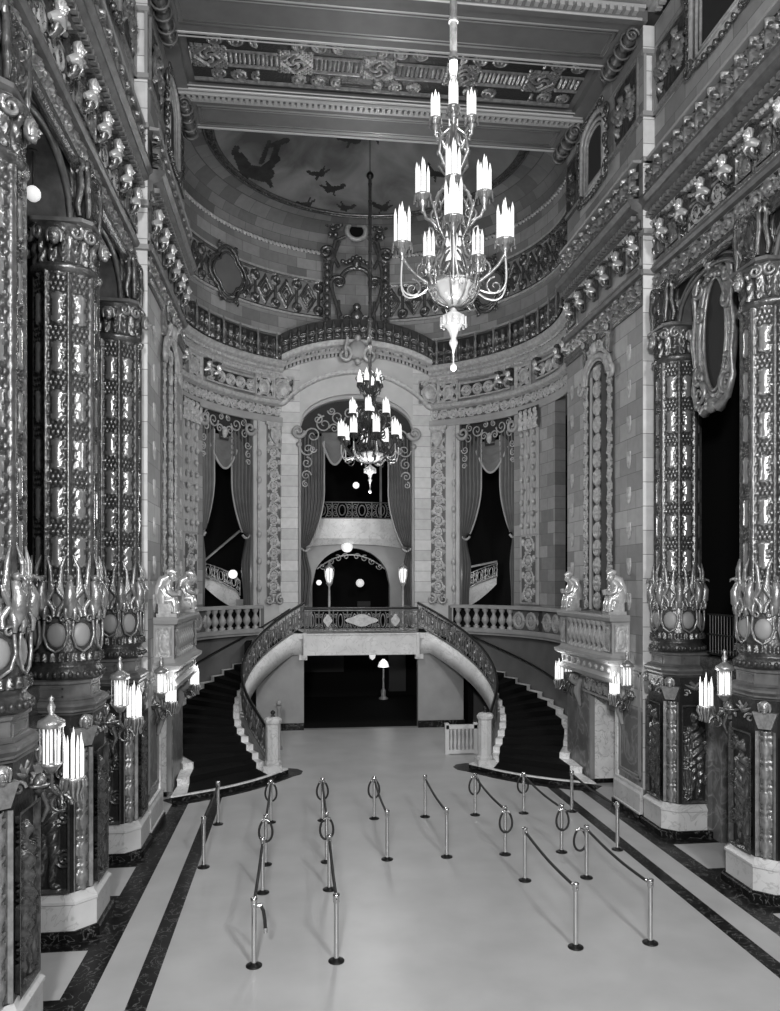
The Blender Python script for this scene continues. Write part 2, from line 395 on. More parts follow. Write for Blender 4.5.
# ================================================================== SIDE WALLS (hall)
XW = 5.48; XN = 5.74
SKN = {-1: 'left', 1: 'right'}
for s in (-1, 1):
    b = MB()
    def bx(x0, x1, y0, y1, z0, z1, mi=0):
        a, c = sorted((s * x0, s * x1)); b.box(a, c, y0, y1, z0, z1, mi)
    # bay with doorway and niche
    bx(XW, XW + 1.2, 16.72, 18.2, 0.0, 2.45, 1); bx(XW, XW + 1.2, 20.05, 21.7, 0.0, 2.45, 1)
    bx(XW, XW + 1.2, 16.72, 18.2, 2.45, 4.7, 0); bx(XW, XW + 1.2, 18.2, 21.7, 2.45, 4.7, 0)
    bx(XW, XW + .8, 16.72, 18.62, 4.7, 18.1); bx(XW, XW + 1.2, 19.98, 21.7, 4.7, 18.1)
    bx(XW, XW + 1.2, 18.62, 19.98, 11.15, 18.1); bx(XW + .45, XW + 1.2, 18.62, 19.98, 4.7, 11.15, 2)
    bx(XW + .9, XW + 1.0, 18.2, 20.05, 0, 2.45, 3)
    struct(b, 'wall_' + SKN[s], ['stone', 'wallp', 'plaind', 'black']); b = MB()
    # wall above the colonnade
    bx(XN, XN + .9, -2, 16.72, 11.95, 18.1)
    struct(b, 'wall_%s_upper' % SKN[s], ['stone']); b = MB()
    bx(7.5, 7.7, -2, 24, 0, 18.1, 3); bx(6.5, 7.5, -2, 16.72, 3.45, 3.85, 2)
    bx(6.9, 7.0, -2, 16.72, 0, 3.45, 3)
    struct(b, 'wall_%s_gallery' % SKN[s], ['stone', 'wallp', 'plaind', 'black'])
    # light quoin strip on the step of the wall
    b = MB(); a, c = sorted((s * (XW - .01), s * (XN + .02))); b.box(a, c, 16.70, 16.72, 3.6, 18.08); 
    b.box(a, c, 16.71, 16.72, .7, 3.6, 0); b.box(a, c, 16.705, 16.715, 14.95, 16.0, 0); struct(b, 'trim_quoin', ['quoin'])
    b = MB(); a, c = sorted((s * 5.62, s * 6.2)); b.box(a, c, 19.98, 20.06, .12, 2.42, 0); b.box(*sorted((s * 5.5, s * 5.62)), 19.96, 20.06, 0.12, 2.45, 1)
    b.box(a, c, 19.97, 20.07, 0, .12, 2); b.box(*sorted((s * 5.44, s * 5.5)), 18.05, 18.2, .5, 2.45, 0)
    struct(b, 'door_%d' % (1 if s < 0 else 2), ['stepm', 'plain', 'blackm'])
    # baseboard of the bay
    b = MB()
    for y0, y1 in ((16.72, 18.2),):
        P = [(0, .0), (.10, 0), (.10, .16), (.08, .17), (.08, .58), (.05, .64), (.05, .70), (0, .72)]
        sweep(b, [(s * XW, y0), (s * XW, y1)], [(-s, 0)] * 2, P, 0)
    struct(b, 'baseboard_' + SKN[s], ['marble'])
    b = MB(); sweep(b, [(s * XW, 16.72), (s * XW, 18.2)], [(-s, 0)] * 2, [(0, 0), (.13, 0), (.13, .13), (0, .13)]); struct(b, 'baseboard_plinth', ['blackm'])
    # panel frame of the plain marble wall beside the door
    b = MB()
    for y0, y1 in ((16.85, 18.05),):
        for q in (.0, .07):
            for (a0, a1, c0, c1) in ((y0 + q, y1 - q, 3.3 - q, 3.34 - q), (y0 + q, y1 - q, .85 + q, .89 + q), (y0 + q, y0 + q + .04, .85 + q, 3.34 - q), (y1 - q - .04, y1 - q, .85 + q, 3.34 - q)):
                b.box(*sorted((s * (XW - .02), s * (XW + .01))), a0, a1, c0, c1)
    struct(b, 'trim_wall_panel', ['plain'])

def band(name, z0, H, fn, depth, mats, res=.03, off=0.0, ranges=None, mis=None, flipn=False):
    """a carved band along both hall walls, one mesh per wall"""
    for s in (-1, 1):
        b = MB()
        for (x, y0, y1) in (ranges or ((XN, 5.0, 16.72), (XW, 16.72, 21.7))):
            X = s * (x - off); n = (-s, 0, 0)
            O = (X, y0, z0) if s > 0 else (X, y1, z0); du = (0, 1, 0) if s > 0 else (0, -1, 0)
            relief(b, fn, y1 - y0, H, plane(O, du, (0, 0, 1), n), res, depth, mis)
        struct(b, name, mats)
def mould(name, prof, mats, ranges=None):
    for s in (-1, 1):
        b = MB()
        for (x, y0, y1) in (ranges or ((XN, -2.0, 16.71), (XW, 16.71, 21.72))):
            sweep(b, [(s * x, y0), (s * x, y1)], [(-s, 0)] * 2, prof, 0)
        struct(b, name, mats)
mould('trim_architrave', [(0, 11.72), (.05, 11.72), (.05, 11.8), (.09, 11.84), (.09, 11.95), (0, 11.95)], ['bronze'])
band('trim_scroll_frieze', 11.97, .42, f_rinceau(.42), .10, ['ground', 'gold'], .024)
mould('trim_ledge', [(0, 12.40), (.09, 12.42), (.13, 12.48), (.13, 12.53), (0, 12.55)], ['patina'])
band('trim_bead_course', 13.52, .12, f_egg(.14, .12), .06, ['ground', 'pgold'], .02, off=.06)
mould('trim_cornice', [(0, 13.46), (.06, 13.48), (.06, 13.66), (.12, 13.68), (.12, 13.82), (.30, 13.9), (.30, 13.98), (.38, 14.06), (.38, 14.12), (0, 14.14)], ['patina'])
for s in (-1, 1):
    b = MB()
    for (x, y0, y1) in ((XN, 5.0, 16.7), (XW, 16.8, 21.7)):
        y = y0 + .05
        while y < y1 - .05:
            xx = s * (x - .12); b.box(*sorted((xx, xx - s * .11)), y, y + .09, 13.70, 13.80); y += .16
    struct(b, 'trim_dentils', ['gold'])
band('trim_carved_cresting', 14.14, .82, f_crest(.46, .82), .16, ['ground', 'gold'], .024, off=.10)
NR = ((XN, 5.0, 16.70),)
band('trim_leaf_course', 13.30, .16, f_leaf(.13, .16), .08, ['ground', 'gold'], .02)
band('trim_frieze_field', 12.62, .64, f_rinceau(.64, .5), .08, ['ground', 'bronze'], .026, ranges=NR)
band('trim_rope_course', 12.56, .09, f_rope(.11, .09), .06, ['ground', 'gold'], .02, off=.03)
band('trim_spandrel_relief', 11.0, .7, f_rinceau(.7, .5), .1, ['ground', 'bronze'], .03, off=-.0, ranges=((5.80, 16.1, 16.70),))
mould('trim_parapet_cap', [(0, 14.95), (.24, 14.95), (.26, 15.0), (0, 15.03)], ['plain'])
mould('trim_upper_band_rail', [(0, 16.0), (.06, 16.0), (.08, 16.06), (0, 16.1)], ['gold'])
# panels in the frieze zone between the ledge and the cornice
def panel(name, s, x, y0, y1, z0, z1, fn, mats, depth=.05, fr=.05, res=.025, proj=.05):
    b = MB(); X = s * x
    relief(b, fn, (y1 - y0), z1 - z0, plane((X - s * .02, y0 if s > 0 else y1, z0), (0, s, 0), (0, 0, 1), (-s, 0, 0)), res, depth)
    for (a0, a1, c0, c1) in ((y0 - fr, y1 + fr, z1, z1 + fr), (y0 - fr, y1 + fr, z0 - fr, z0), (y0 - fr, y0, z0, z1), (y1, y1 + fr, z0, z1)):
        b.box(*sorted((X, X - s * proj)), a0, a1, c0, c1, 1)
    return struct(b, name, mats)
for s in (-1, 1):
    for yc in (14.42, 11.07, 7.7):
        panel('trim_guilloche_panel', s, XN, yc - .62, yc + .62, 12.72, 13.12, f_guil(.40), ['ground', 'pgold'], res=.02)
    for yc in (15.75, 13.05, 12.45, 9.7, 9.1, 16.35):
        panel('trim_oval_boss', s, XN, yc - .24, yc + .24, 12.70, 13.2, f_block(.48, .5), ['ground', 'gold'], .09, res=.02)
    for yc in (17.15, 21.2):
        panel('trim_oval_boss', s, XW, yc - .3, yc + .3, 12.70, 13.25, f_block(.6, .55), ['ground', 'gold'], .09, res=.025)
    # upper zone: carved panels and window
    for y0, y1 in ((15.2, 16.5), (5.0, 12.4)):
        panel('trim_upper_carved_panel', s, XN, y0, y1, 16.15, 17.45, f_rinceau(1.3, .65, vert=False), ['ground', 'gold'], .14, .06, .03)
    panel('trim_upper_carved_panel', s, XW, 17.0, 18.2, 16.0, 17.45, f_rinceau(1.45, .6), ['ground', 'gold'], .14, .06, .03)
    panel('trim_upper_carved_panel', s, XW, 20.9, 21.6, 16.0, 17.45, f_rinceau(1.45, .7), ['ground', 'bronze'], .1, .06, .035)
    # lit little pilaster on the corner
    b = MB(); xm = s * (XW + .13); b.box(*sorted((s * (XW - .05), s * (XN + .0))), 16.62, 16.72, 16.0, 16.1); b.box(*sorted((s * (XW - .05), s * (XN + .0))), 16.62, 16.72, 17.4, 17.5)
    b.box(*sorted((s * (XW - .02), s * (XW + .04))), 16.64, 16.70, 16.1, 17.4); b.box(*sorted((s * (XN - .06), s * XN)), 16.64, 16.70, 16.1, 17.4)
    b.box(*sorted((s * (XW - .05), s * (XN + .0))), 16.6, 16.72, 14.95, 15.05); b.box(*sorted((s * (XW - .05), s * XN)), 16.58, 16.72, 13.3, 13.42); b.box(*sorted((s * (XW - .05), s * XN)), 16.6, 16.72, 12.4, 12.5)
    struct(b, 'trim_corner_pilaster', ['plain'])

# big framed windows high on the side walls: frame > colonnettes, scrolls
wn = 0
def upper_window(s, x, yc, zc, W, H):
    global wn; wn += 1
    root = thing('window_%d' % wn, None, None, (s * x, yc, zc)); tag(root, kind='structure')
    n = -s
    b = MB(); f = lambda u, v, d: (n * d, u, v)
    b.box(*sorted((0, n * .03)), -W / 2, W / 2, -H / 2, H / 2, 0)
    b.build('window_pane', ['velvetd'], root)
    b = MB()
    for q, r in ((0, .07), (.16, .05), (.27, .035)):
        w, h = W / 2 - q + .1, H / 2 - q + .1
        pts = [(n * (.10 - q * .2), -w, -h), (n * (.10 - q * .2), w, -h), (n * (.1 - q * .2), w, h * .6)]
        pts += [(n * (.1 - q * .2), w * cos(a), h * .6 + h * .4 * sin(a)) for a in np.linspace(.15, pi - .15, 9)] + [(n * (.1 - q * .2), -w, h * .6)]
        b.tube(pts, r, 6, 0, closed=True)
    b.build('window_frame', ['pgold'], root)
    b = MB()
    for sy in (-1, 1):
        for zz, R, k in ((-H / 2 - .05, .2, 1), (H * .32, .22, -1), (-.1, .13, 1)):
            b.tube(spiral((n * .13, sy * (W / 2 + .22), zz), R, 1.4, pi / 2 * k, (0, sy, 0), (0, 0, k), 20), np.linspace(.05, .02, 20), 5)
        for i in range(7):
            b.ball((n * .1, sy * (W / 2 + .2 + .05 * sin(i * 2)), -H / 2 + .2 + i * H / 8), .07, 6, 0, (1, 1, 1.3))
    for i in range(9):
        b.ball((n * .12, -W / 2 + i * W / 8, -H / 2 - .12 - .08 * sin(i * pi / 8)), .07, 6)
        b.tube(spiral((n * .13, -W / 2 + i * W / 8, H / 2 + .16), .1, 1.2, i, (0, 1, 0), (0, 0, 1), 12), .028, 4)
    b.build('window_scrollwork', ['bronze'], root)
for s in (-1, 1):
    upper_window(s, XW, 19.5, 16.7, 1.35, 1.7); upper_window(s, XN, 13.9, 16.9, 1.7, 1.9)

# ================================================================== NICHE with carved frame
for s in (-1, 1):
    root = thing('niche_frame', ('carved frame of tall niche above the statue balcony on the %s wall' % SKN[s]), 'frame', (s * XW, 19.3, 4.7))
    n = -s; b = MB()
    for yy in (-.80, .80):
        u0 = yy - .17
        relief(b, f_rinceau(.34, .3, vert=True), .34, 6.0, plane((n * .05, (u0 if s > 0 else u0 + .34), 0), (0, s, 0), (0, 0, 1), (n, 0, 0)), .022, .05)
        b.box(*sorted((0, n * .05)), u0, u0 + .34, 0, 6.0, 0)
    b.build('jamb', ['ground', 'pgold'], root)
    b = MB()
    for R, r in ((.98, .05), (.80, .09), (.66, .035)):
        b.tube([(n * .09, R * cos(a), 6.0 + R * .75 * sin(a)) for a in np.linspace(0, pi, 17)], r, 6)
    for sy in (-1, 1):
        b.tube(spiral((n * .12, sy * 1.0, 5.95), .17, 1.4, pi / 2, (0, -sy, 0), (0, 0, 1), 20), np.linspace(.06, .02, 20), 5)
        b.tube(spiral((n * .12, sy * .3, 6.85), .17, 1.3, pi, (0, -sy, 0), (0, 0, 1), 18), np.linspace(.055, .02, 18), 5)
        for k in range(6): b.ball((n * .1, sy * (.35 + .1 * k), 6.72 - .05 * k * k * .6), .06, 6)
    b.ball((n * .12, 0, 6.8), .13, 8, 0, (1, 1, 1.4)); b.build('arch', ['pgold'], root)
    b = MB()
    relief(b, f_rosecol(.52, .46), .52, 6.35, plane((n * .05, (-.26 if s > 0 else .26), 0), (0, s, 0), (0, 0, 1), (n, 0, 0)), .024, .06)
    b.box(*sorted((n * .05, n * -.44)), -.26, .26, 0, 6.35, 0)
    b.build('rosette_strip', ['pground', 'pgold'], root)
    b = MB()
    for yy in (.60, -.60):
        b.tube([(n * .0, yy, 0), (n * -.02, yy, 6.2)], .045, 6)
    b.build('reeding', ['plaina'], root)
# little shields set into the blocks beside the niche
for s in (-1, 1):
    b = MB()
    for yy in (17.45, 21.25):
        for z in np.arange(4.95, 11.3, .84):
            b.poly([(-.09, .2), (.09, .2), (.10, 0), (.05, -.14), (0, -.2), (-.05, -.14), (-.10, 0)], lambda u, v, d: (s * XW - s * d, yy + u, z + v), 0, .035)
            b.ball((s * (XW - .03), yy, z), .075, 6, 0, (.4, 1, 1.5))
    struct(b, 'trim_wall_shields', ['pgold'])

# ================================================================== ENTABLATURE BRACKETS, WINDOW in apse side: small pedimented corbels over the niche
for s in (-1, 1):
    b = MB()
    for yy in (18.5, 19.3, 20.1):
        b.poly([(-.13, 0), (.13, 0), (.13, -.55), (.05, -.75), (-.05, -.75), (-.13, -.55)], lambda u, v, d: (s * XW - s * d, yy + u, 11.93 + v), 0, .1, 1)
        b.tube(spiral((s * XW - s * .14, yy, 11.8), .1, 1.3, 0, (0, 1, 0), (0, 0, 1), 16), .025, 5, 0)
    struct(b, 'trim_frieze_bracket', ['pgold', 'bronze'])

# ================================================================== CEILING
b = MB()
b.box(-XN - .9, XN + .9, -2, 16.6, 19.2, 19.4)                       # coffer field
b.box(-XN - .9, XN + .9, 16.6, 22.0, 18.35, 19.4)                    # transverse beam
b.box(-XW - .05, XW + .05, 16.6, 16.75, 18.1, 19.2)
b.box(-XW - .05, XW + .05, 16.75, 18.15, 18.12, 18.35); b.box(-XW - .05, XW + .05, 20.35, 21.95, 18.12, 18.35)
b.box(-XW - .05, -XW + .35, 18.15, 20.35, 18.12, 18.35); b.box(XW - .35, XW + .05, 18.15, 20.35, 18.12, 18.35)
struct(b, 'ceiling', ['coffer'])
b = MB()    # lip mouldings on the beam soffit
for y0, y1 in ((17.0, 17.9), (20.95, 21.75)):
    for q, r in ((0, .03), (.1, .018)):
        b.tube([(-5.0 + q, y0 + q, 18.12), (5.0 - q, y0 + q, 18.12), (5.0 - q, y1 - q, 18.12), (-5.0 + q, y1 - q, 18.12)], r, 4, 0, closed=True)
for y, r in ((18.2, .045), (20.3, .045), (18.35, .02), (20.15, .02), (16.62, .04), (21.95, .05), (21.82, .03)):
    b.tube([(-5.4, y, 18.14), (5.4, y, 18.14)], r, 6)
struct(b, 'trim_ceiling_moulding', ['gilt'])
b = MB()
x = -5.35
while x < 5.35:
    b.box(x, x + .085, 20.42, 20.60, 18.04, 18.12, 0); x += .15
b.box(-5.45, 5.45, 20.36, 20.40, 18.04, 18.12, 0); b.box(-5.45, 5.45, 20.62, 20.70, 18.06, 18.12, 0)
x = -5.3
while x < 5.3: b.box(x, x + .1, 16.46, 16.6, 18.2, 18.32); x += .19
b.box(-5.45, 5.45, 16.5, 16.6, 18.32, 18.4)
for s in (-1, 1):
    y = 3.
    while y < 16.4: b.box(*sorted((s * (XN - .14), s * XN)), y, y + .1, 18.2, 18.32); y += .19
    b.box(*sorted((s * (XN - .2), s * XN)), 0, 16.6, 18.32, 18.42); b.box(*sorted((s * (XN - .3), s * XN)), 0, 16.6, 18.42, 18.6)
b.box(-5.45, 5.45, 16.35, 16.6, 18.45, 18.6)
struct(b, 'trim_ceiling_dentils', ['gilt'])
def f_ceilband(u, v):
    H = 1.8; P = 2.1; x = (u % P) - P / 2; y = v - H / 2
    d = np.abs(x) + np.abs(y)
    h = .9 * np.exp(-((d - .36) / .025) ** 2); th = np.arctan2(y, x); r = np.hypot(x, y)
    h = np.maximum(h, (d < .3) * (.5 + .5 * np.cos(4 * th + r * 30)) * .7)
    sq = (np.maximum(np.abs(x), np.abs(y)) < .42) & (d > .38); h = np.maximum(h, sq * (.4 + .4 * np.cos(x * 60) * np.cos(y * 60)))
    outx = np.abs(x) > .44
    h = np.maximum(h, outx * (np.abs(y) < .2) * ((x * 9 % 1) < .5) * .9 * (np.abs(y) < .17)); h = np.maximum(h, outx * np.exp(-((np.abs(y) - .26) / .03) ** 2))
    ye = np.abs(y) - .62; r2 = np.hypot((u % .5) - .25, ye); t2 = np.arctan2(ye, (u % .5) - .25)
    h = np.maximum(h, (r2 < .2) * (.5 + .5 * np.cos(2 * pi * (r2 / .09 - t2 / 2 / pi))) * .7 * (np.sin(u * 3) > -.3))
    h = np.maximum(h, (H / 2 - np.abs(y) < .06) * .8)
    return h, (h > .4).astype(int)
b = MB(); relief(b, f_ceilband, 9.9, 1.8, plane((4.95, 18.36, 18.33), (-1, 0, 0), (0, 1, 0), (0, 0, -1)), .03, .07)
struct(b, 'trim_ceiling_ornament', ['ground', 'gold'])
# scroll brackets under the beam ends
def ceil_bracket():
    b = MB()
    b.tube([(0, y, 0) for y in np.linspace(-.7, .7, 15)], [.12, .16, .11, .17, .1, .13, .17, .10, .16, .12, .1, .17, .11, .16, .12], 12)
    for y in (-.75, .75):
        b.tube(spiral((0, y, 0), .17, 1.6, 0, (1, 0, 0), (0, 0, 1), 24), .035, 5)
    for y in (-.55, -.2, .2, .55): b.tube([(.2 * cos(a), y, .2 * sin(a)) for a in np.arange(12) * pi / 6], .03, 5, closed=True)
    return b
cb = ceil_bracket()
for s in (-1, 1):
    for i, (y, z) in enumerate(((17.6, 17.95), (21.3, 17.9))):
        o = cb.build('scroll_bracket', ['patina']) if (s, i) == (-1, 0) else cb0.copy()
        if (s, i) == (-1, 0): cb0 = o
        else: COL.objects.link(o)
        o.location = (s * (XW - .2), y, z); o.rotation_euler = (0, 0, 0)
        tag(o, 'turned scroll bracket under the %s end of the %s ceiling beam panel' % (SKN[s], 'nearer' if i == 0 else 'farther'), 'bracket', 'scroll brackets under the ceiling beam')
# ================================================================== APSE WALL
RA = 6.55; D = radians
def cylbox(b, r0, r1, a0, a1, z0, z1, mi=0, n=None):
    n = n or max(2, int(abs(a1 - a0) / D(3)) + 1); a = np.linspace(a0, a1, n)
    G = np.zeros((n, 4, 3))
    for k, (r, z) in enumerate(((r0, z0), (r0, z1), (r1, z1), (r1, z0))):
        G[:, k, 0] = r * np.sin(a); G[:, k, 1] = YC + r * np.cos(a); G[:, k, 2] = z
    b.grid(G, mi, False, False, True); b.add(G[0], [(0, 1, 2, 3)], mi); b.add(G[-1], [(3, 2, 1, 0)], mi)
YB = 30.78      # plane of the centre bay
def arch_open(x): return 11.5 + 1.27 * sqrt(max(0, 1 - (abs(x) / 2.27) ** 2))
def arch_ledge(x): return 12.5 + 1.35 * max(0, 1 - (abs(x) / 2.85) ** 2) ** .8
def arch_corn(x): return 14.12 + .95 * max(0, 1 - (abs(x) / 3.3) ** 2) ** .8
def wpiece(name, m, *args):
    b = MB(); cylbox(b, *args); struct(b, name, [m])
for s in (-1, 1):
    wpiece('wall_apse', 'plaind', RA, RA + .4, s * D(33), s * D(118), 0, 4.5)
    wpiece('wall_apse', 'plaina', RA, RA + .4, s * D(28), s * D(38), 3.55, 11.9); wpiece('wall_apse', 'stonec', RA, RA + .4, s * D(61), s * D(83), 4.5, 11.9)
    wpiece('wall_apse', 'stonec', RA, RA + .4, s * D(27), s * D(118), 11.9, 19.0)
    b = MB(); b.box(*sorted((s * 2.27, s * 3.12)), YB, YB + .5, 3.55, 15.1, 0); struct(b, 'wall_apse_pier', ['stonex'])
    b = MB(); b.box(*sorted((s * 2.12, s * 3.85)), 28.45, 28.75, 0, 3.0, 0); struct(b, 'wall_under_landing', ['plain'])
b = MB(); xs = np.linspace(-2.27, 2.27, 31); n = len(xs)
G = np.array([[(x, YB, 15.1), (x, YB, arch_open(x)), (x, YB + .5, arch_open(x))] for x in xs]); b.grid(G, 0, False); struct(b, 'wall_centre_arch', ['plaina'])
wpiece('wall_apse', 'stonec', RA, RA + .4, -D(28), D(28), 14.9, 19.0)
b = MB()
for s in (-1, 1): b.box(*sorted((s * 2.12, s * 3.9)), 28.40, 28.45, 0, .26, 0)
struct(b, 'baseboard_apse', ['blackm'])
for s in (-1, 1):    # surfaces beyond the openings
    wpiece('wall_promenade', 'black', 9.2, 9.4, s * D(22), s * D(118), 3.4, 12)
    wpiece('wall_balustrade_back', 'black', 6.50, 6.54, s * D(36), s * D(62), 3.5, 4.45)  # black sheet painting the shade between the balusters
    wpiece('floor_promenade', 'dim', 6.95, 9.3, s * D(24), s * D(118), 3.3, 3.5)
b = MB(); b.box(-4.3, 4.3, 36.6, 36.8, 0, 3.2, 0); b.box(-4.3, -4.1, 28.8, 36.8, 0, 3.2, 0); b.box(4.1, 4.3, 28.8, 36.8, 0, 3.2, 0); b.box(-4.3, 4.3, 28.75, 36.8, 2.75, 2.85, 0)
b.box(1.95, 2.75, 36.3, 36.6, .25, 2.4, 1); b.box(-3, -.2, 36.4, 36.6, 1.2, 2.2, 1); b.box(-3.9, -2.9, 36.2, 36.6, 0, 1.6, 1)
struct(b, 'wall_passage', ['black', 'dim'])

# entablature of the apse
apb = {}
def asweep(name, prof, m, R=RA, a0=27, a1=118, n=34):
    b = MB()
    for s in (-1, 1):
        p, nr = arcpath(R, s * D(a0), s * D(a1), n); sweep(b, p, nr, prof, 0, False)
    struct(b, name, [m])
def aband(name, z0, H, fn, depth, mats, res=.035, off=0., a0=27, a1=118):
    b = MB()
    for s in (-1, 1):
        R = RA - off
        st = s * D(a0) if s > 0 else s * D(a1)
        relief(b, fn, R * D(a1 - a0), H, cylm(R, st, z0), res, depth)
    struct(b, name, mats)
asweep('trim_apse_architrave', [(0, 11.7), (.05, 11.7), (.09, 11.84), (.09, 11.95), (0, 11.97)], 'plain')
aband('trim_apse_frieze', 11.98, .40, f_rinceau(.40), .07, ['pground', 'pgold'], .03)
asweep('trim_apse_ledge', [(0, 12.38), (.16, 12.44), (.2, 12.5), (.2, 12.58), (0, 12.62)], 'pgold')
asweep('trim_apse_cornice', [(0, 13.5), (.06, 13.52), (.06, 13.72), (.14, 13.76), (.14, 13.86), (.28, 13.94), (.36, 14.06), (.36, 14.12), (0, 14.14)], 'pgold')
aband('trim_apse_bead_course', 13.54, .13, f_egg(.15, .13), .06, ['ground', 'pgold'], .028, .05)
aband('trim_apse_dentils', 13.77, .09, f_dent(.15), .09, ['ground', 'pgold'], .03, .13)
asweep('trim_apse_ring', [(0, 15.15), (.14, 15.17), (.16, 15.25), (0, 15.3)], 'plain', a0=0, n=40)
def f_diap(u, v):
    H = 1.5; P = .92; x = u % P - P / 2; y = v - H / 2; d = np.abs(x) * 1.3 + np.abs(y) * .8
    h = np.exp(-((d - .42) / .035) ** 2); h = np.maximum(h, .7 * np.exp(-((d - .25) / .03) ** 2)); h = np.maximum(h, (d < .12))
    h = np.maximum(h, .8 * np.exp(-((np.abs(x) - P / 2) / .03) ** 2)); r = np.hypot(np.abs(x) - P / 2, np.abs(y) - .45)
    h = np.maximum(h, np.exp(-((r - .14) / .035) ** 2)); h = np.maximum(h, (H / 2 - np.abs(y) < .08) * 1.); 
    return h, (h > .45).astype(int)
aband('trim_diaper_band', 16.15, 1.5, f_diap, .10, ['ground', 'bronze'], .035, .0, 9, 118)
asweep('trim_diaper_rail', [(0, 16.1), (.1, 16.1), (.1, 16.18), (0, 16.2)], 'pgold', a0=9); asweep('trim_diaper_rail', [(0, 17.6), (.1, 17.62), (.1, 17.7), (0, 17.72)], 'pgold', a0=9)
aband('trim_rope_ring', 18.72, .16, f_rope(.17, .16), .10, ['ground', 'pgold'], .03, .02, 9, 118)
for s in (-1, 1):   # panels in the zone between ledge and cornice
    for a, w, fn, z0, H in ((49, 2.3, f_guil(.5), 12.78, .5), (34, .75, f_block(.75, .75), 12.68, .75), (66, .8, f_block(.8, .75), 12.68, .75), (80, 1.5, f_guil(.5), 12.78, .5)):
        b = MB(); R = RA - .03; c = s * D(a); st = c - w / 2 / R
        relief(b, fn, w, H, cylm(R, st, z0), .026, .09)
        for dz0, dz1 in ((-.06, 0), (H, H + .06)): cylbox(b, RA - .1, RA, st, st + w / R, z0 + dz0, z0 + dz1, 1)
        for e in (st - .012, st + w / R): cylbox(b, RA - .1, RA, e, e + .012, z0 - .06, z0 + H + .06, 1)
        struct(b, 'trim_apse_panel', ['ground', 'pgold'])
# arched ledge and cornice of the centre bay
b = MB()
def arch_sweep(fz, W, prof, mi=0, n=41, y=YB):
    X = np.linspace(-W, W, n); G = np.zeros((n, len(prof), 3))
    for i, x in enumerate(X):
        for k, (o, dz) in enumerate(prof): G[i, k] = (x, y - o, fz(x) + dz)
    b.grid(G, mi, False)
arch_sweep(arch_ledge, 3.3, [(0, -.12), (.14, -.08), (.18, 0), (.18, .08), (0, .12)])
arch_sweep(arch_corn, 3.45, [(0, -.62), (.06, -.6), (.06, -.44), (.14, -.38), (.14, -.28), (.28, -.2), (.36, -.08), (.36, -.02), (0, 0)], 1)
arch_sweep(arch_open, 2.27, [(0, -.0), (.07, 0), (.07, .14), (0, .2)], 2)
struct(b, 'trim_centre_arch', ['pgold', 'pgold', 'plain'])
b = MB()
def archmap(fz, W, z0, y): return lambda U, V, h: np.stack([U - W, np.full_like(U, y) - h, np.vectorize(fz)(U - W) + z0 + V], -1)
relief(b, f_egg(.15, .13), 6.6, .13, archmap(arch_corn, 3.3, -.6, YB - .06), .03, .06)
relief(b, f_dent(.15), 6.6, .09, archmap(arch_corn, 3.3, -.38, YB - .14), .03, .1)
struct(b, 'trim_centre_arch_beads', ['ground', 'pgold'])
for s in (-1, 1):   # carved corner blocks each side of the arch
    b = MB(); relief(b, f_block(.95, .95), .95, .95, plane((s * 2.95 - .475, YB - .02, 12.62), (1, 0, 0), (0, 0, 1), (0, -1, 0)), .028, .12); struct(b, 'trim_centre_corner_block', ['ground', 'pgold'])

# cresting railing round the apse
b = MB()
for s in (-1, 1):
    R = 6.22; st = s * D(29) if s > 0 else s * D(118)
    relief(b, f_spind(.34, .86), R * D(89), .9, cylm(R, st, 14.12), .022, .11)
    relief(b, f_crest(.46, .9), R * D(89), .9, cylm(R + .01, st, 14.12), .3, -.08)
relief(b, f_spind(.34, .82), 6.3, .85, archmap(arch_corn, 3.15, 0, YB - .2), .022, .11)
struct(b, 'trim_apse_cresting', ['ground', 'bronze'])
cr = MB(); cr.lathe([(.05, 0), (.07, .1), (.03, .2), (.06, .45), (.03, .7), (.05, .85), (.0, 1.05)], n=6)
k = 0
for s in (-1, 1):
    for a in np.arange(31, 117, 8.0):
        R = 6.12; p = (s * R * sin(D(a)), YC + R * cos(D(a)), 14.13)
        o = cr.build('cresting_finial', ['gold']) if k == 0 else o0.copy()
        if k == 0: o0 = o
        else: COL.objects.link(o)
        o.location = p; k += 1
        tag(o, 'small gilded spindle finial standing in the cresting round the apse', 'finial', 'spindle finials of the apse cresting')

# medallions on the diaper band
for s in (-1, 1):
    root = thing('quatrefoil_medallion', 'large quatrefoil medallion on the carved band of the apse, %s side' % SKN[s], 'medallion', (s * 6.5 * sin(D(50)), YC + 6.5 * cos(D(50)), 16.9), rot=-s * D(50))
    b = MB(); 
    for R, r in ((1.0, .07), (.78, .05)):
        b.tube([((R * (.78 + .22 * abs(cos(2 * t)))) * cos(t) * .95, -.1, (R * (.78 + .22 * abs(cos(2 * t)))) * sin(t)) for t in np.linspace(0, 2 * pi, 49)[:-1]], r, 6, closed=True)
    b.build('frame', ['bronze'], root)
    b = MB(); b.poly([((.72 * (.78 + .22 * abs(cos(2 * t)))) * cos(t), (.72 * (.78 + .22 * abs(cos(2 * t)))) * sin(t)) for t in np.linspace(0, 2 * pi, 33)[:-1]], lambda u, v, d: (u, -d, v), 0.0, .09)
    b.build('stone_field', ['plaind'], root)
    b = MB()
    for q in range(8):
        b = MB(); a = q * pi / 4 + pi / 8; b.tube(spiral((1.02 * cos(a), -.12, 1.02 * sin(a)), .15, 1.3, a, (1, 0, 0), (0, 0, 1), 14), .035, 4)
        b.build('scroll', ['bronze'], root)

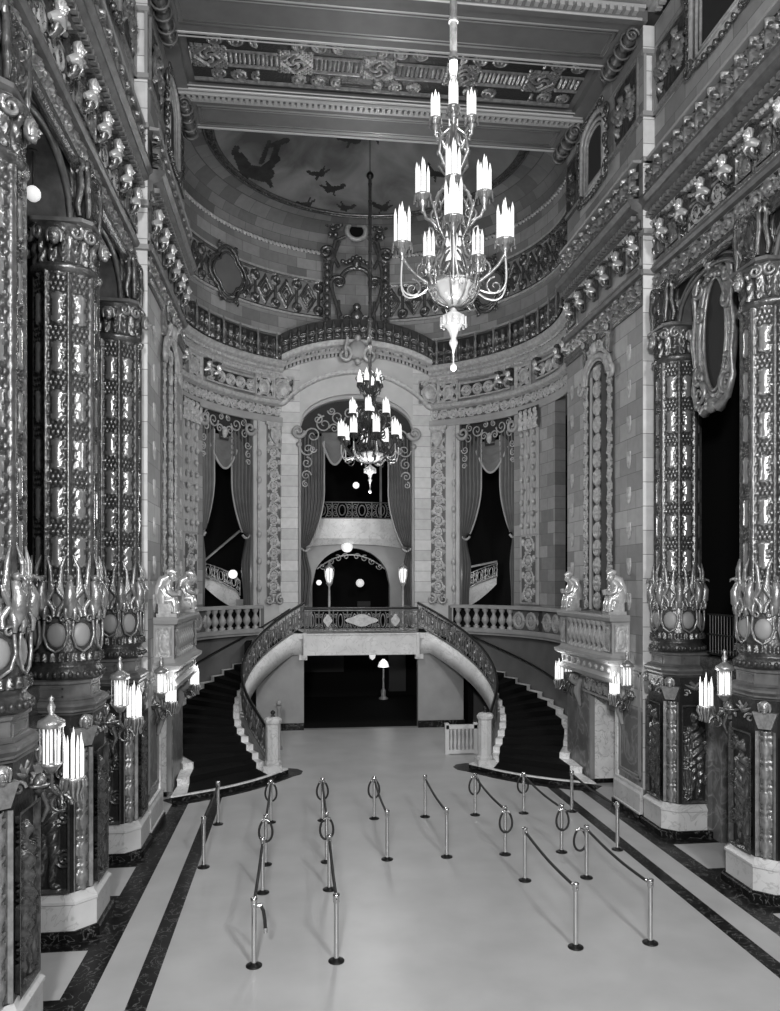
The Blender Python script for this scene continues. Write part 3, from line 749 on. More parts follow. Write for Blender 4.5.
# dome: masonry cove, rim moulding, painted vault
b = MB(); A = np.linspace(-D(118), D(118), 60); pr = [(RA - 1.25 * (1 - cos(t)) , 18.9 + 1.0 * sin(t)) for t in np.linspace(0, pi / 2, 9)]
G = np.array([[(r * sin(a), YC + r * cos(a), z) for r, z in pr] for a in A]); b.grid(G, 0, True); struct(b, 'ceiling_cove', ['domest'])
b = MB(); RR = RA - 1.25
relief(b, f_rinceau(.3, .5), RR * D(236), .3, lambda U, V, h: np.stack([(RR + .02 - V * .8) * np.sin(-D(118) + U / RR), YC + (RR + .02 - V * .8) * np.cos(-D(118) + U / RR), 19.86 - V * .15 - h], -1), .05, .08)
for r, z in ((RR + .02, 19.84), (RR - .27, 19.78)):
    b.tube(np.array([(r * sin(a), YC + r * cos(a), z) for a in A]), .05, 6, 1)
struct(b, 'trim_dome_rim', ['ground', 'bronze'])
def sky_mat(name, lo, hi, sc):
    m = mat(name, lo, .6); nt = m.node_tree; N = nt.nodes; L = nt.links
    n = N.new('ShaderNodeTexNoise'); n.inputs['Scale'].default_value = sc; n.inputs['Detail'].default_value = 6; n.inputs['Distortion'].default_value = .6
    t = N.new('ShaderNodeTexCoord'); L.new(t.outputs['Object'], n.inputs['Vector'])
    r = N.new('ShaderNodeMapRange'); r.inputs[1].default_value = .35; r.inputs[2].default_value = .7; r.inputs[3].default_value = lo; r.inputs[4].default_value = hi
    L.new(n.outputs['Fac'], r.inputs[0]); L.new(r.outputs[0], N['Principled BSDF'].inputs['Base Color']); MT[name] = m
sky_mat('mural_sky', .06, .22, .55); sky_mat('mural_figure', .003, .02, 3.5)
def mural_mask(x, y):
    m = np.zeros_like(x)
    def add(ax, ay, bx, by, r0, r1=None):
        nonlocal m; m = np.maximum(m, cap(x, y, (ax, ay), (bx, by), r0, r1) > 0)
    # large group of a draped rider on a rearing animal
    add(-4.35, 26.7, -4.1, 27.6, .16, .25); add(-4.1, 27.5, -3.5, 27.9, .25, .32); add(-3.7, 27.8, -3.1, 27.3, .25, .16); add(-3.3, 27.6, -3.0, 26.6, .14, .1); add(-3.6, 27.3, -3.3, 26.4, .1, .07)
    add(-3.5, 28.0, -3.3, 28.5, .12, .06); add(-3.2, 26.6, -2.75, 26.5, .12, .14); add(-4.45, 26.5, -4.4, 26.3, .12); add(-4.6, 28.0, -4.9, 27.6, .12, .05)
    for cx, cy, k, fl in ((-.5, 26.6, 1.15, 1), (.35, 26.4, 1., -1), (-1.6, 28.2, .8, 1), (-1.05, 28.9, .9, -1), (-2.05, 29.5, .7, 1), (-.5, 29.75, .7, -1), (.9, 29.6, .8, 1), (2.6, 27.6, 1., -1), (3.4, 28.4, .9, 1)):
        add(cx - .35 * k * fl, cy, cx + .15 * k * fl, cy + .1 * k, .10 * k, .15 * k); add(cx + .15 * k * fl, cy + .1 * k, cx + .5 * k * fl, cy - .15 * k, .1 * k, .04 * k); add(cx - .45 * k * fl, cy - .1 * k, cx - .42 * k * fl, cy - .12 * k, .09 * k)
        add(cx, cy + .05, cx - .1 * k * fl, cy + .4 * k, .07 * k, .03 * k); add(cx + .1 * k * fl, cy, cx + .3 * k * fl, cy - .35 * k, .1 * k, .02)
    return m
b = MB(); na, nr = 300, 150; A = np.linspace(-D(118), D(118), na); Rr = np.linspace(.05, RR - .25, nr)
Ag, Rg = np.meshgrid(A, Rr, indexing='ij'); Z = 19.82 + 1.1 * (1 - (Rg / (RR - .25)) ** 2)
G = np.stack([Rg * np.sin(Ag), YC + Rg * np.cos(Ag), Z], -1); c = (G[:-1, :-1] + G[1:, 1:]) / 2
b.grid(G, mural_mask(c[..., 0], c[..., 1]).astype(int), True); struct(b, 'ceiling_mural', ['mural_sky', 'mural_figure'])
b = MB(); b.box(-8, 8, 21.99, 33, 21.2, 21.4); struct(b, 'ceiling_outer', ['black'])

# pilasters of the apse
def f_bigscroll(u, v):
    h, m = f_rinceau(.66, .62, vert=True)(u, v); return h, m
for s in (-1, 1):
    a0 = s * D(30.3); w = .62; R = RA - .03; st = a0 - w / 2 / R
    root = thing('carved_pilaster', 'tall carved scrollwork pilaster with shield %s of the central arch' % ('left' if s < 0 else 'right'), 'pilaster', (R * sin(a0), YC + R * cos(a0), 4.5))
    b = MB(); relief(b, f_rinceau(.62, .44, vert=True), w, 6.1, cylm(R, st, 4.6), .028, .08); b.build('shaft', ['pground', 'pgold'], root, True)
    b = MB(); relief(b, f_block(.62, .85), w, .85, cylm(R - .02, st, 10.75), .028, .10); cylbox(b, R - .1, RA, st - .01, st + w / R + .01, 11.6, 11.72, 1)
    p = np.array((R * sin(a0), YC + R * cos(a0))) - .12 * np.array((sin(a0), cos(a0)))
    T = np.array((cos(a0), -sin(a0)))
    b.poly([(-.2, .28), (.2, .28), (.22, 0), (.1, -.2), (0, -.3), (-.1, -.2), (-.22, 0)], lambda u, v, d: (p[0] + T[0] * u - d * sin(a0), p[1] + T[1] * u - d * cos(a0), 11.15 + v), -.04, .06, 1)
    b.build('shield', ['pground', 'pgold'], root, True)
    b = MB()
    for q in (-1, 1):
        b.tube(spiral((p[0] + T[0] * .25 * q, p[1] + T[1] * .25 * q, 4.75), .22, 1.4, pi / 2, (T[0] * q, T[1] * q, 0), (0, 0, 1), 20), np.linspace(.06, .02, 20), 5)
    b.build('base_scroll', ['pgold'], root, True)
    # reeded block pilaster beyond the window
    root = thing('reeded_pilaster', 'broad reeded stone pilaster beyond the %s curtained window' % SKN[s], 'pilaster', (6.4 * sin(s * D(69)), YC + 6.4 * cos(s * D(69)), 4.5))
    b = MB(); w = 1.1; st = s * D(69) - w / 2 / RA
    relief(b, lambda u, v: ((np.abs(np.sin(u / w * 6 * pi)) ** .6) * (1 - .8 * ((v % .84) < .02)), (np.zeros_like(u)).astype(int)), w, 6.4, cylm(RA - .02, st, 4.6), .035, .09); b.build('shaft', ['plain'], root, True)
    b = MB(); relief(b, f_rinceau(.8, .6, vert=True), .8, 2.4, cylm(RA - .10, s * D(69) - .4 / RA, 4.7), .03, .07); b.build('carved_panel', ['pground', 'pgold'], root, True)
    b = MB(); relief(b, f_leaf(.28, .8), w + .1, .8, cylm(RA - .10, st - .05 / RA, 11.0), .03, .12); b.build('capital', ['ground', 'pgold'], root, True)
    b = MB()
    for i, z in enumerate(np.arange(7.5, 10.9, .42)):
        for q in ((-.3, .3) if i % 2 else (-.36, 0, .36)):
            a = s * D(69) + q / RA; b = MB(); b.ball(((RA - .14) * sin(a), YC + (RA - .14) * cos(a), z), .085, 6, 0, (1, 1, 1.35)); b.build('shield_boss', ['pgold'], root, True)
    # bead strips beside the window
    b = MB()
    for a in (36.3,):
        b.tube([(R * sin(s * D(a)), YC + R * cos(s * D(a)), z) for z in (4.6, 11.7)], .06, 6)
        for z in np.arange(5.2, 11.5, 1.05): b.ball(((R - .05) * sin(s * D(a)), YC + (R - .05) * cos(s * D(a)), z), .1, 6, 0, (1, 1, 1.6))
    struct(b, 'trim_window_beading', ['pgold'])
    b = MB()
    for a, k in ((39.5, 1), (60, -1)):
        p = (RA * sin(s * D(a)), YC + RA * cos(s * D(a)), 11.35); T = (cos(s * D(a)) * s * k, -sin(s * D(a)) * s * k, 0)
        b.tube(spiral(p, .26, 1.4, pi, T, (0, 0, 1), 22), np.linspace(.09, .03, 22), 6)
    struct(b, 'trim_window_volutes', ['plain'])
b = MB()
for s in (-1, 1):
    b.tube(spiral((s * 2.33, YB - .1, 11.42), .27, 1.5, pi if s > 0 else 0, (1, 0, 0), (0, 0, 1), 26, sgn=s), np.linspace(.1, .03, 26), 6)
    b.tube([(s * 2.27, YB - .05, z) for z in (4.5, 11.2)], .055, 6); b.ball((s * 2.3, YB - .06, 10.9), .12, 8)
struct(b, 'trim_arch_volutes', ['plain'])

# large scrolled frame on the apse wall above the arch
root = thing('wall_tabernacle', 'tall scrolled tabernacle frame with round opening above the central arch', 'frame', (0, 31.0, 15.1)); root.scale = (1.15, 1, 1.03)
b = MB()
for s in (-1, 1):
    x = s * 1.03; b = MB()
    b.box(x - .14, x + .14, -.05, .45, 0, 3.2)
    for z in np.arange(.2, 3.1, .3): b.ball((x, -.1, z), .11, 8, 0, (1, .8, 1.25))
    b.build('pilaster', ['bronze'], root)
b = MB()
for s in (-1, 1):
    b.tube(spiral((s * 1.05, -.1, 3.45), .28, 1.5, -pi / 2, (-s, 0, 0), (0, 0, 1), 26), np.linspace(.1, .04, 26), 6)
    b.tube([(s * (.55 + .35 * sin(t)), -.08, 1.0 + 2.9 * t / 3) for t in np.linspace(0, 3, 14)], .07, 6)
    b.tube(spiral((s * .62, -.1, 2.3), .25, 1.4, 0, (s, 0, 0), (0, 0, 1), 22), np.linspace(.09, .03, 22), 6)
    b.tube([(s * x, -.08, z) for x, z in ((.62, 2.9), (.85, 3.4), (.75, 3.9), (.4, 4.1))], .07, 6)
    for k in range(6): b.ball((s * (.55 + .09 * k), -.1, 4.55 - .1 * k * (k % 3)), .1, 6)
    b.tube(spiral((s * .85, -.1, 4.45), .2, 1.3, 0, (s, 0, 0), (0, 0, 1), 18), np.linspace(.07, .03, 18), 5)
    b.tube([(s * .62, -.08, z) for z in (0, .9, 1.6)], .06, 6)
b.tube([(.55 * cos(t), -.06, 2.35 + .55 * sin(t)) for t in np.linspace(0, pi, 13)], .09, 6)
for k in range(-4, 5): b.ball((k * .12, -.1, 3.2 + .12 * cos(k)), .09, 6)
b.ball((0, -.15, 3.05), .16, 8, 0, (1, 1, 1.4)); b.ball((0, -.12, 5.05), .16, 8, 0, (1, 1, 1.3))
b.build('scrollwork', ['bronze'], root)
b = MB(); b.tube([(.33 * cos(t), -.05, 4.35 + .33 * sin(t)) for t in np.linspace(0, 2 * pi, 25)[:-1]], .09, 8, closed=True); b.build('round_frame', ['pgold'], root)
b = MB(); b.lathe([(0, 0), (.3, 0)], n=20); bb = MB(); bb.merge(b, [[1, 0, 0], [0, 0, 1], [0, 1, 0]], (0, -.04, 4.35)); bb.build('opening', ['black'], root)
b = MB(); b.lathe([(.22, 0), (.26, .1), (.12, .2), (.1, .4), (.2, .5)], (0, -.25, .1), 10); b.ball((0, -.25, .95), .22, 10, 0, (1, .8, 1.2)); b.ball((0, -.28, 1.3), .15, 8)
for s in (-1, 1): b.tube(spiral((s * .3, -.25, .85), .16, 1.2, 0, (s, 0, 0), (0, 0, 1), 14), .05, 5)
b.build('bust', ['bronze'], root)
root = thing('keystone_cartouche', 'pale shield cartouche with volutes over the crown of the central arch', 'cartouche', (0, YB - .45, 14.55))
b = MB(); b.ball((0, 0, .05), .38, 12, 0, (1, .5, 1.05)); b.build('shield', ['plain'], root)
b = MB()
for s in (-1, 1):
    b.tube(spiral((s * .5, -.05, -.15), .3, 1.5, pi / 2, (s, 0, 0), (0, 0, 1), 24), np.linspace(.1, .04, 24), 6); b.tube([(s * .4, -.1, .5), (s * .5, -.1, .1), (s * .45, -.1, -.3)], .06, 6)
b.ball((0, -.1, -.42), .13, 8); b.ball((0, -.1, .5), .13, 8); b.build('volutes', ['pgold'], root)

# balustrade round the apse: base, balusters, rail
for s in (-1, 1):
    mid = 49.5
    root = thing('stone_balustrade', 'stone balustrade below the %s curtained window of the apse' % SKN[s], 'balustrade', (6.3 * sin(s * D(mid)), YC + 6.3 * cos(s * D(mid)), 3.55))
    b = MB()
    for z0, z1, r0 in ((3.5, 3.66, 6.25), (3.4, 3.5, 6.32)): cylbox(b, r0, RA + .02, s * D(36), s * D(112), z0, z1)
    b.build('plinth', ['plain'], root, True)
    b = MB(); cylbox(b, 6.22, 6.5, s * D(36), s * D(112), 4.42, 4.55); b.build('rail', ['plain'], root, True)
    bal = MB(); bal.lathe([(.12, 0), (.12, .08), (.06, .11), (.08, .17), (.15, .28), (.14, .38), (.06, .54), (.07, .6), (.12, .68), (.12, .76)], n=10)
    b = None
    for k, a in enumerate(np.arange(38.6, 61.5, 3.7)):
        o = bal.build('baluster', ['plain'], root) if k == 0 else bb0.copy()
        if k == 0: bb0 = o
        else: COL.objects.link(o)
        p = np.array((s * 6.36 * sin(D(a)), YC + 6.36 * cos(D(a)), 3.66)) - wloc(root); o.location = p
    b = MB(); 
    for a0, a1 in ((62, 76), (78, 111)):
        st = s * D(a0) if s > 0 else -D(a1)
        relief(b, f_guil(.7), 6.36 * D(a1 - a0), .76, cylm(6.36, st, 3.66), .035, .06)
    b.build('carved_dado', ['pground', 'plain'], root, True)

# interior seen through the openings ------------------------------------------
b = MB()
def archw(x0, x1, z0, y, H): pass
Xs = np.linspace(-1.72, 1.72, 25); az = lambda x: 5.3 + 1.65 * sqrt(max(0, 1 - (x / 1.72) ** 2))
G = np.array([[(x, 34, az(x)), (x, 34, 7.15)] for x in Xs]); b.grid(G, 0, False); G = np.array([[(x, 34, az(x)), (x, 34.5, az(x))] for x in Xs]); b.grid(G, 0, True)
for s in (-1, 1): b.box(*sorted((s * 1.72, s * 4)), 34, 34.5, 3.5, 7.15, 0)
for s in (-1, 1): b.box(*sorted((s * 2.0, s * 4)), 34.6, 35, 8, 13, 0)
b.box(1.35, 1.45, 34.9, 35, 8, 12, 1); b.box(-1.3, .6, 38, 38.1, 9, 9.5, 2)
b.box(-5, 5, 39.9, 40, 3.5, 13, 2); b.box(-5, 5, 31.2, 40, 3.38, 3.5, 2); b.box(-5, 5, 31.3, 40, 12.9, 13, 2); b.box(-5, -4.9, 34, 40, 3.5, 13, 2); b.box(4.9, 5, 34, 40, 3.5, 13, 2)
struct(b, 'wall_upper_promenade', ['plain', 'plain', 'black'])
root = thing('inner_balcony', 'curved inner balcony with iron railing seen through the central arch', 'balcony', (0, 34, 7.1))
b = MB(); X = np.linspace(-3, 3, 25)
G = np.array([[(x, 33.75 + .04 * x * x, 7.1 - .03 * x * x), (x, 33.55 + .04 * x * x, 7.35), (x, 33.5 + .04 * x * x, 8.2), (x, 34.2, 8.2)] for x in X]); b.grid(G, 0, False); b.build('fascia', ['marble'], root, True)
def ironwork(b, P0, du, L, H, bay=.9, r=.016, med=None):
    """scrolled wrought ironwork in the plane du x z starting at P0; P0/du may be callables mapping u->point"""
    f = P0 if callable(P0) else (lambda u, v: np.array(P0, float) + np.array(du, float) * u + np.array((0, 0, v)))
    n = max(1, int(round(L / bay))); w = L / n
    def sp(cu, cv, R, a0, sg, turns=1.3, k=14):
        t = np.linspace(0, 1, k); rr = R * (.15 + .85 * (1 - t)); a = a0 + sg * t * turns * 2 * pi
        b.tube([f(cu + q * cos(z), cv + q * sin(z)) for q, z in zip(rr, a)], r, 4, 0, cap=False)
    for i in range(n + 1): b.tube([f(min(i * w, L), 0), f(min(i * w, L), H)], r * 1.3, 4)
    for v in (.04 * H, .96 * H): b.tube([f(u, v) for u in np.linspace(0, L, 3 * n + 1)], r * 1.3, 4)
    for i in range(n):
        c = (i + .5) * w
        b.tube([f(c + .16 * w * cos(t), H * .5 + .3 * H * sin(t)) for t in np.linspace(0, 2 * pi, 13)[:-1]], r * 1.3, 4, 0, closed=True)
        for sx in (-1, 1):
            sp(c + sx * .32 * w, H * .27, min(.15 * w, .2 * H), pi / 2, -sx); sp(c + sx * .32 * w, H * .73, min(.15 * w, .2 * H), -pi / 2, sx)
            b.tube([f(c + sx * (.17 * w + .12 * w * sin(t)), H * (.1 + .8 * t / pi)) for t in np.linspace(0, pi, 7)], r, 4)
        if med: b.ball(f(c, H * .5), .07, 6, 1, (1, .4, 1.5))
b = MB(); ironwork(b, lambda u, v: np.array((u - 2.6, 33.55 + .04 * (u - 2.6) ** 2, 8.2 + v)), None, 5.2, .75, .8, .02); b.build('railing', ['ironl'], root, True)
# scrolled ironwork pelmet in the inner arch
root = thing('arch_ironwork', 'scrolled metal grille hanging in the inner archway', 'grille', (0, 34.1, 6.2))
b = MB()
for s in (-1, 1):
    b.tube([(s * (x), 0, .45 - .28 * x * x) for x in np.linspace(0, 1.5, 12)], .03, 5)
    for k in range(4): b.tube(spiral((s * (.25 + .34 * k), 0, .55 - .28 * (.25 + .34 * k) ** 2 - .16), .16, 1.3, k, (s, 0, 0), (0, 0, 1), 16), .025, 4)
b.build('scrollwork', ['gold'], root)
# ================================================================== COLUMNS
def oct_ring(hw, ch): c = ch; return [(hw, -(hw - c)), (hw, hw - c), (hw - c, hw), (-(hw - c), hw), (-hw, hw - c), (-hw, -(hw - c)), (-(hw - c), -hw), (hw - c, -hw)]
def oct_sweep(b, prof, ch=.3, mi=0, caps=True):
    G = np.array([[(x, y, z) for x, y in oct_ring(hw, ch)] for hw, z in prof])
    b.grid(G[:, ::-1], mi, False, False, True)
    if caps: b.add(G[-1], [tuple(range(8))], mi); b.add(G[0], [tuple(range(7, -1, -1))], mi)
def head(b, c, r, d=(0, -1, 0), mi=0, hair=True, sc=1.):
    """small carved head facing direction d"""
    d = np.array(d, float); d /= np.linalg.norm(d); side = np.cross(d, (0, 0, 1)); c = np.array(c, float)
    P = lambda f, l, u: c + d * f * r + side * l * r + np.array((0, 0, u * r))
    b.ball(c, r, 10, mi, (.82, .82, 1.1)); b.ball(P(.15, 0, -.75), r * .5, 8, mi, (1, 1, .9))
    b.tube([P(.78, 0, .25), P(1.02, 0, -.18), P(.85, 0, -.25)], [r * .1, r * .16, r * .08], 5, mi)
    for s in (-1, 1):
        b.tube([P(.62, s * .12, .32), P(.72, s * .35, .38), P(.5, s * .6, .28)], r * .1, 4, mi); b.ball(P(.1, s * .8, 0), r * .2, 5, mi)
        if hair: b.tube([P(.3, s * .35, .95), P(.15, s * .85, .5), P(0, s * .95, -.1), P(.1, s * .85, -.8)], [r * .25, r * .3, r * .28, r * .15], 6, mi)
    b.tube([P(.72, -.22, -.5), P(.85, 0, -.47), P(.72, .22, -.5)], r * .1, 4, mi)
    if hair: b.ball(P(-.1, 0, .55), r * .85, 8, mi, (1, 1, .8))

def make_column(label, loc):
    root = thing('ornate_column', label, 'column', loc, 'ornate columns of the side colonnades'); tag(root, kind='thing')
    b = MB(); oct_sweep(b, [(.74, 0), (.74, .12), (.71, .14), (.71, .16)], .26); b.build('plinth', ['blackm'], root)
    b = MB(); oct_sweep(b, [(.68, .16), (.68, .54), (.70, .56), (.70, .60), (.65, .65), (.61, .70)], .26); b.build('marble_base', ['marble'], root)
    b = MB(); oct_sweep(b, [(.60, .68), (.60, 3.45)], .25)
    b.build('pedestal', ['ground'], root); w = 2 * (.60 - .25)
    for k in range(4):
        R = np.array(Rz(k * pi / 2)); bb = MB()
        relief(bb, f_figure(w, 2.1, 1 if k % 2 else -1), w, 2.1, plane((-w / 2, -.605, .72), (1, 0, 0), (0, 0, 1), (0, -1, 0)), .017, .13)
        b2 = MB(); b2.merge(bb, R); b2.build('figure_panel', ['ground', 'bronze'], root)
    b = MB(); cw = .25 * sqrt(2)
    for k in range(4):
        bb = MB(); relief(bb, f_spindle(cw * .9, 2.15, .42), cw * .9, 2.15, plane((-cw * .45, 0, .72), (1, 0, 0), (0, 0, 1), (0, -1, 0)), .02, .07)
        dd = .60 * sqrt(2) - .25 / sqrt(2) + .005
        b = MB(); b.merge(bb, Rz(pi / 4 + k * pi / 2), (dd * sin(pi / 4 + k * pi / 2), -dd * cos(pi / 4 + k * pi / 2), 0)); b.build('spindle_strip', ['bronze', 'gold'], root)
    for k in range(4):      # mask over a tapering shield, with garlands, on every chamfer
        b = MB()
        a = pi / 4 + k * pi / 2; n = np.array((sin(a), -cos(a), 0)); t = np.array((cos(a), sin(a), 0)); O = n * .665; zz = np.array((0, 0, .2))
        pts = [(-.2, 3.2), (.2, 3.2), (.1, 2.92), (-.1, 2.92)]
        b.poly(pts, lambda u, v, d: tuple(O + n * d + t * u + np.array((0, 0, v))), -.03, .12, 0); head(b, O + n * .12 + np.array((0, 0, 3.29)), .095, n, 0)
        for s in (-1, 1):
            b.tube([zz + O + n * .06 - n * x * .8 + t * s * x + np.array((0, 0, z)) for x, z in ((.12, 3.12), (.25, 3.02), (.38, 2.95), (.5, 3.1))], [.05, .06, .06, .04], 6)
            b.tube(spiral(zz + O - n * .08 + t * s * .28 + np.array((0, 0, 2.86)), .09, 1.3, 0, t * s, (0, 0, 1), 14), .025, 4)
        b.build('mask_and_garland', ['gold'], root)
    b = MB(); oct_sweep(b, [(.60, 3.42), (.63, 3.44), (.63, 3.47), (.67, 3.53), (.67, 3.57), (.63, 3.60), (.58, 3.64), (.55, 3.66), (.55, 3.84), (.58, 3.86), (.58, 3.9), (.5, 3.92)], .25)
    for z in (3.40, 3.62): oct_sweep(b, [(.60, z - .015), (.63, z), (.60, z + .015)], .25)
    for k in range(4):
        bb = MB()
        for z0, z1 in ((3.66, 3.68), (3.78, 3.80)): bb.box(-.22, .22, -.565, -.54, z0, z1)
        for x0 in (-.22, .20): bb.box(x0, x0 + .02, -.565, -.54, 3.66, 3.80)
        b.merge(bb, Rz(k * pi / 2))
    b.build('pedestal_cornice', ['patina'], root)
    for ch in root.children: ch.location = (-.10, 0, 0)
    b = MB(); b.lathe([(.5, 3.9), (.54, 3.92), (.57, 3.98), (.56, 4.06), (.52, 4.1), (.50, 4.14), (.53, 4.18), (.51, 4.22), (.50, 4.26), (.48, 4.3), (.46, 4.32)], n=32)
    for k in range(32):
        a = k * pi / 16; b.ball((.565 * cos(a), .565 * sin(a), 4.0), .045, 6, 0, (1, 1, 1.2))
    relief(b, f_leaf(2 * pi * .53 / 28, .13), 2 * pi * .53, .13, lambda U, V, h: np.stack([(.50 + h + .03) * np.cos(U / .53), (.50 + h + .03) * np.sin(U / .53), 4.20 + V], -1), .016, .05)
    b.build('torus', ['bronzed', 'bronze'], root)
    # drum with shields
    b = MB(); b.lathe([(.48, 4.28), (.46, 4.9), (.43, 5.1)], n=24)
    b.build('drum', ['bronze'], root)
    b = MB()
    for k in range(8):
        a = k * pi / 4; n = np.array((sin(a), -cos(a), 0)); t = np.array((cos(a), sin(a), 0)); O = n * .46
        b = MB(); bb = MB(); bb.ball((0, 0, 0), .15, 14, 1, (1.0, .42, 1.25)); b.merge(bb, Rz(a), O + np.array((0, 0, 4.6)))
        b.tube([O + n * .06 + t * x + np.array((0, 0, z)) for x, z in ((-.16, 4.82), (-.18, 4.6), (-.12, 4.42), (0, 4.34), (.12, 4.42), (.18, 4.6), (.16, 4.82))], .022, 5)
        for s in (-1, 1): b.tube(spiral(O + n * .06 + t * s * .11 + np.array((0, 0, 4.85)), .07, 1.2, 0, t * s, (0, 0, 1), 12), .02, 4)
        b.build('shield', ['gold', 'plain'], root)
    # winged griffins standing on the shields
    b = MB()
    for k in range(8):
        a = k * pi / 4 + pi / 8; n = np.array((sin(a), -cos(a), 0)); t = np.array((cos(a), sin(a), 0)); O = n * .47
        b = MB(); Q = lambda f, l, z: O + n * f + t * l + np.array((0, 0, z))
        b.tube([Q(0, 0, 4.88), Q(.08, 0, 5.05), Q(.10, 0, 5.25), Q(.04, 0, 5.42)], [.05, .09, .08, .05], 8)      # breast
        b.ball(Q(.07, 0, 5.47), .055, 7); b.tube([Q(.1, 0, 5.48), Q(.17, 0, 5.46), Q(.18, 0, 5.42)], [.03, .02, .006], 5)
        for s in (-1, 1):
            b.tube([Q(.06, s * .05, 5.05), Q(.10, s * .07, 4.95), Q(.09, s * .06, 4.84)], [.045, .035, .025], 6)   # foreleg
            for j in range(7):      # wing feathers sweeping up
                b.tube([Q(.02, s * (.05 + .012 * j), 5.12 + .03 * j), Q(.04, s * (.17 - .008 * j), 5.28 + .06 * j), Q(.02, s * (.19 - .024 * j), 5.38 + .075 * j)], [.035, .034, .010], 5)
            b.tube([Q(.02, s * .05, 5.15), Q(-.02, s * .14, 5.0), Q(.02, s * .17, 4.88)], [.04, .045, .03], 6)
        b.build('griffin', ['gold'], root)
    # shaft
    b = MB(); R0 = .435; fw = 2 * R0 * math.tan(pi / 8)
    fs = f_shaft(fw); dirs = [(np.array((sin(k * pi / 4), -cos(k * pi / 4))), np.array((cos(k * pi / 4), sin(k * pi / 4)))) for k in range(8)]
    def shaft_map(U, V, h):
        k = np.minimum((U / fw).astype(int), 7); u = U - k * fw - fw / 2; N_ = np.array([d[0] for d in dirs])[k]; T_ = np.array([d[1] for d in dirs])[k]
        xy = N_ * (R0 + h)[..., None] + T_ * u[..., None]; return np.stack([xy[..., 0], xy[..., 1], 4.95 + V], -1)
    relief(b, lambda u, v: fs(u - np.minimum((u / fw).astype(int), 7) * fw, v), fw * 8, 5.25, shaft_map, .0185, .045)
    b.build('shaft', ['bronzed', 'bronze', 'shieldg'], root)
    # collar and capital
    b = MB(); b.lathe([(.46, 10.16), (.53, 10.2), (.55, 10.26), (.52, 10.3), (.46, 10.32), (.45, 10.36)], n=28); b.build('collar', ['bronze'], root)
    b = MB(); relief(b, f_leaf(2 * pi * .44 / 16, .5), 2 * pi * .44, .56, lambda U, V, h: np.stack([(.43 + h + .10 * (V / .5) ** 3) * np.cos(U / .44), (.43 + h + .10 * (V / .5) ** 3) * np.sin(U / .44), 10.32 + V], -1), .018, .07)
    b.build('capital_bell', ['bronze'], root)
    b = MB()
    for k in range(4):
        a = pi / 4 + k * pi / 2; n = np.array((sin(a), -cos(a), 0)); t = np.array((cos(a), sin(a), 0))
        b = MB()
        for s in (-1, 1): b.tube(spiral(n * .52 + t * s * .12 + np.array((0, 0, 10.78)), .12, 1.4, pi / 2, t * s, (0, 0, 1), 18), np.linspace(.045, .02, 18), 5)
        b.build('volute', ['gold'], root)
    for k in range(4):
        b = MB(); a = k * pi / 2; n = np.array((sin(a), -cos(a), 0)); head(b, n * .58 + np.array((0, 0, 10.66)), .11, n); b.build('mask', ['gold'], root)
    b = MB(); oct_sweep(b, [(.44, 10.88), (.52, 10.92), (.52, 10.98), (.44, 11.0)], .14); b.build('abacus', ['patina'], root)
    # impost block with dark oval and console
    b = MB(); oct_sweep(b, [(.37, 11.0), (.37, 11.95)], .08); 
    for k in range(4):
        bb = MB(); relief(bb, f_block(.56, .9), .56, .9, plane((-.28, -.375, 11.02), (1, 0, 0), (0, 0, 1), (0, -1, 0)), .022, .09); b.merge(bb, Rz(k * pi / 2))
    b.build('impost_block', ['ground', 'bronze'], root)
    b = MB()
    for k in range(4):
        a = k * pi / 2; n = np.array((sin(a), -cos(a), 0)); t = np.array((cos(a), sin(a), 0)); O = n * .38
        b = MB(); b.tube([O + t * .21 * cos(q) + np.array((0, 0, 11.5 + .33 * sin(q))) for q in np.linspace(0, 2 * pi, 21)[:-1]], .035, 6, closed=True)
        for s in (-1, 1): b.tube(spiral(O + t * s * .28 + n * .04 + np.array((0, 0, 11.85)), .12, 1.3, -pi / 2, t * s, (0, 0, 1), 18), np.linspace(.05, .02, 18), 5); b.tube([O + n * .05 + t * s * x + np.array((0, 0, z)) for x, z in ((.34, 11.8), (.36, 11.5), (.30, 11.2), (.33, 11.04))], [.04, .055, .05, .035], 6)
        b.build('console_scroll', ['bronze'], root)
    return root
XC = 5.98
cname = ['nearest column on the left wall, cut by the frame edge', 'second column on the left wall, behind the large candle sconce', 'third column on the left wall, next to the pale stone quoin']
col0 = make_column('ornate gilded shield column, ' + cname[1], (-XC, CY[1], 0))
# (copies are placed further below, once the column is complete)
dup(col0, (-XC, CY[0], 0), 0, 'ornate gilded shield column, ' + cname[0])
dup(col0, (-XC, CY[2], 0), 0, 'ornate gilded shield column, ' + cname[2])
dup(col0, (XC, CY[1], 0), pi, 'ornate gilded shield column, brightest, at the right frame edge beside the oval cartouche')
dup(col0, (XC, CY[2], 0), pi, 'ornate gilded shield column, on the right wall between pale quoin and dark opening')
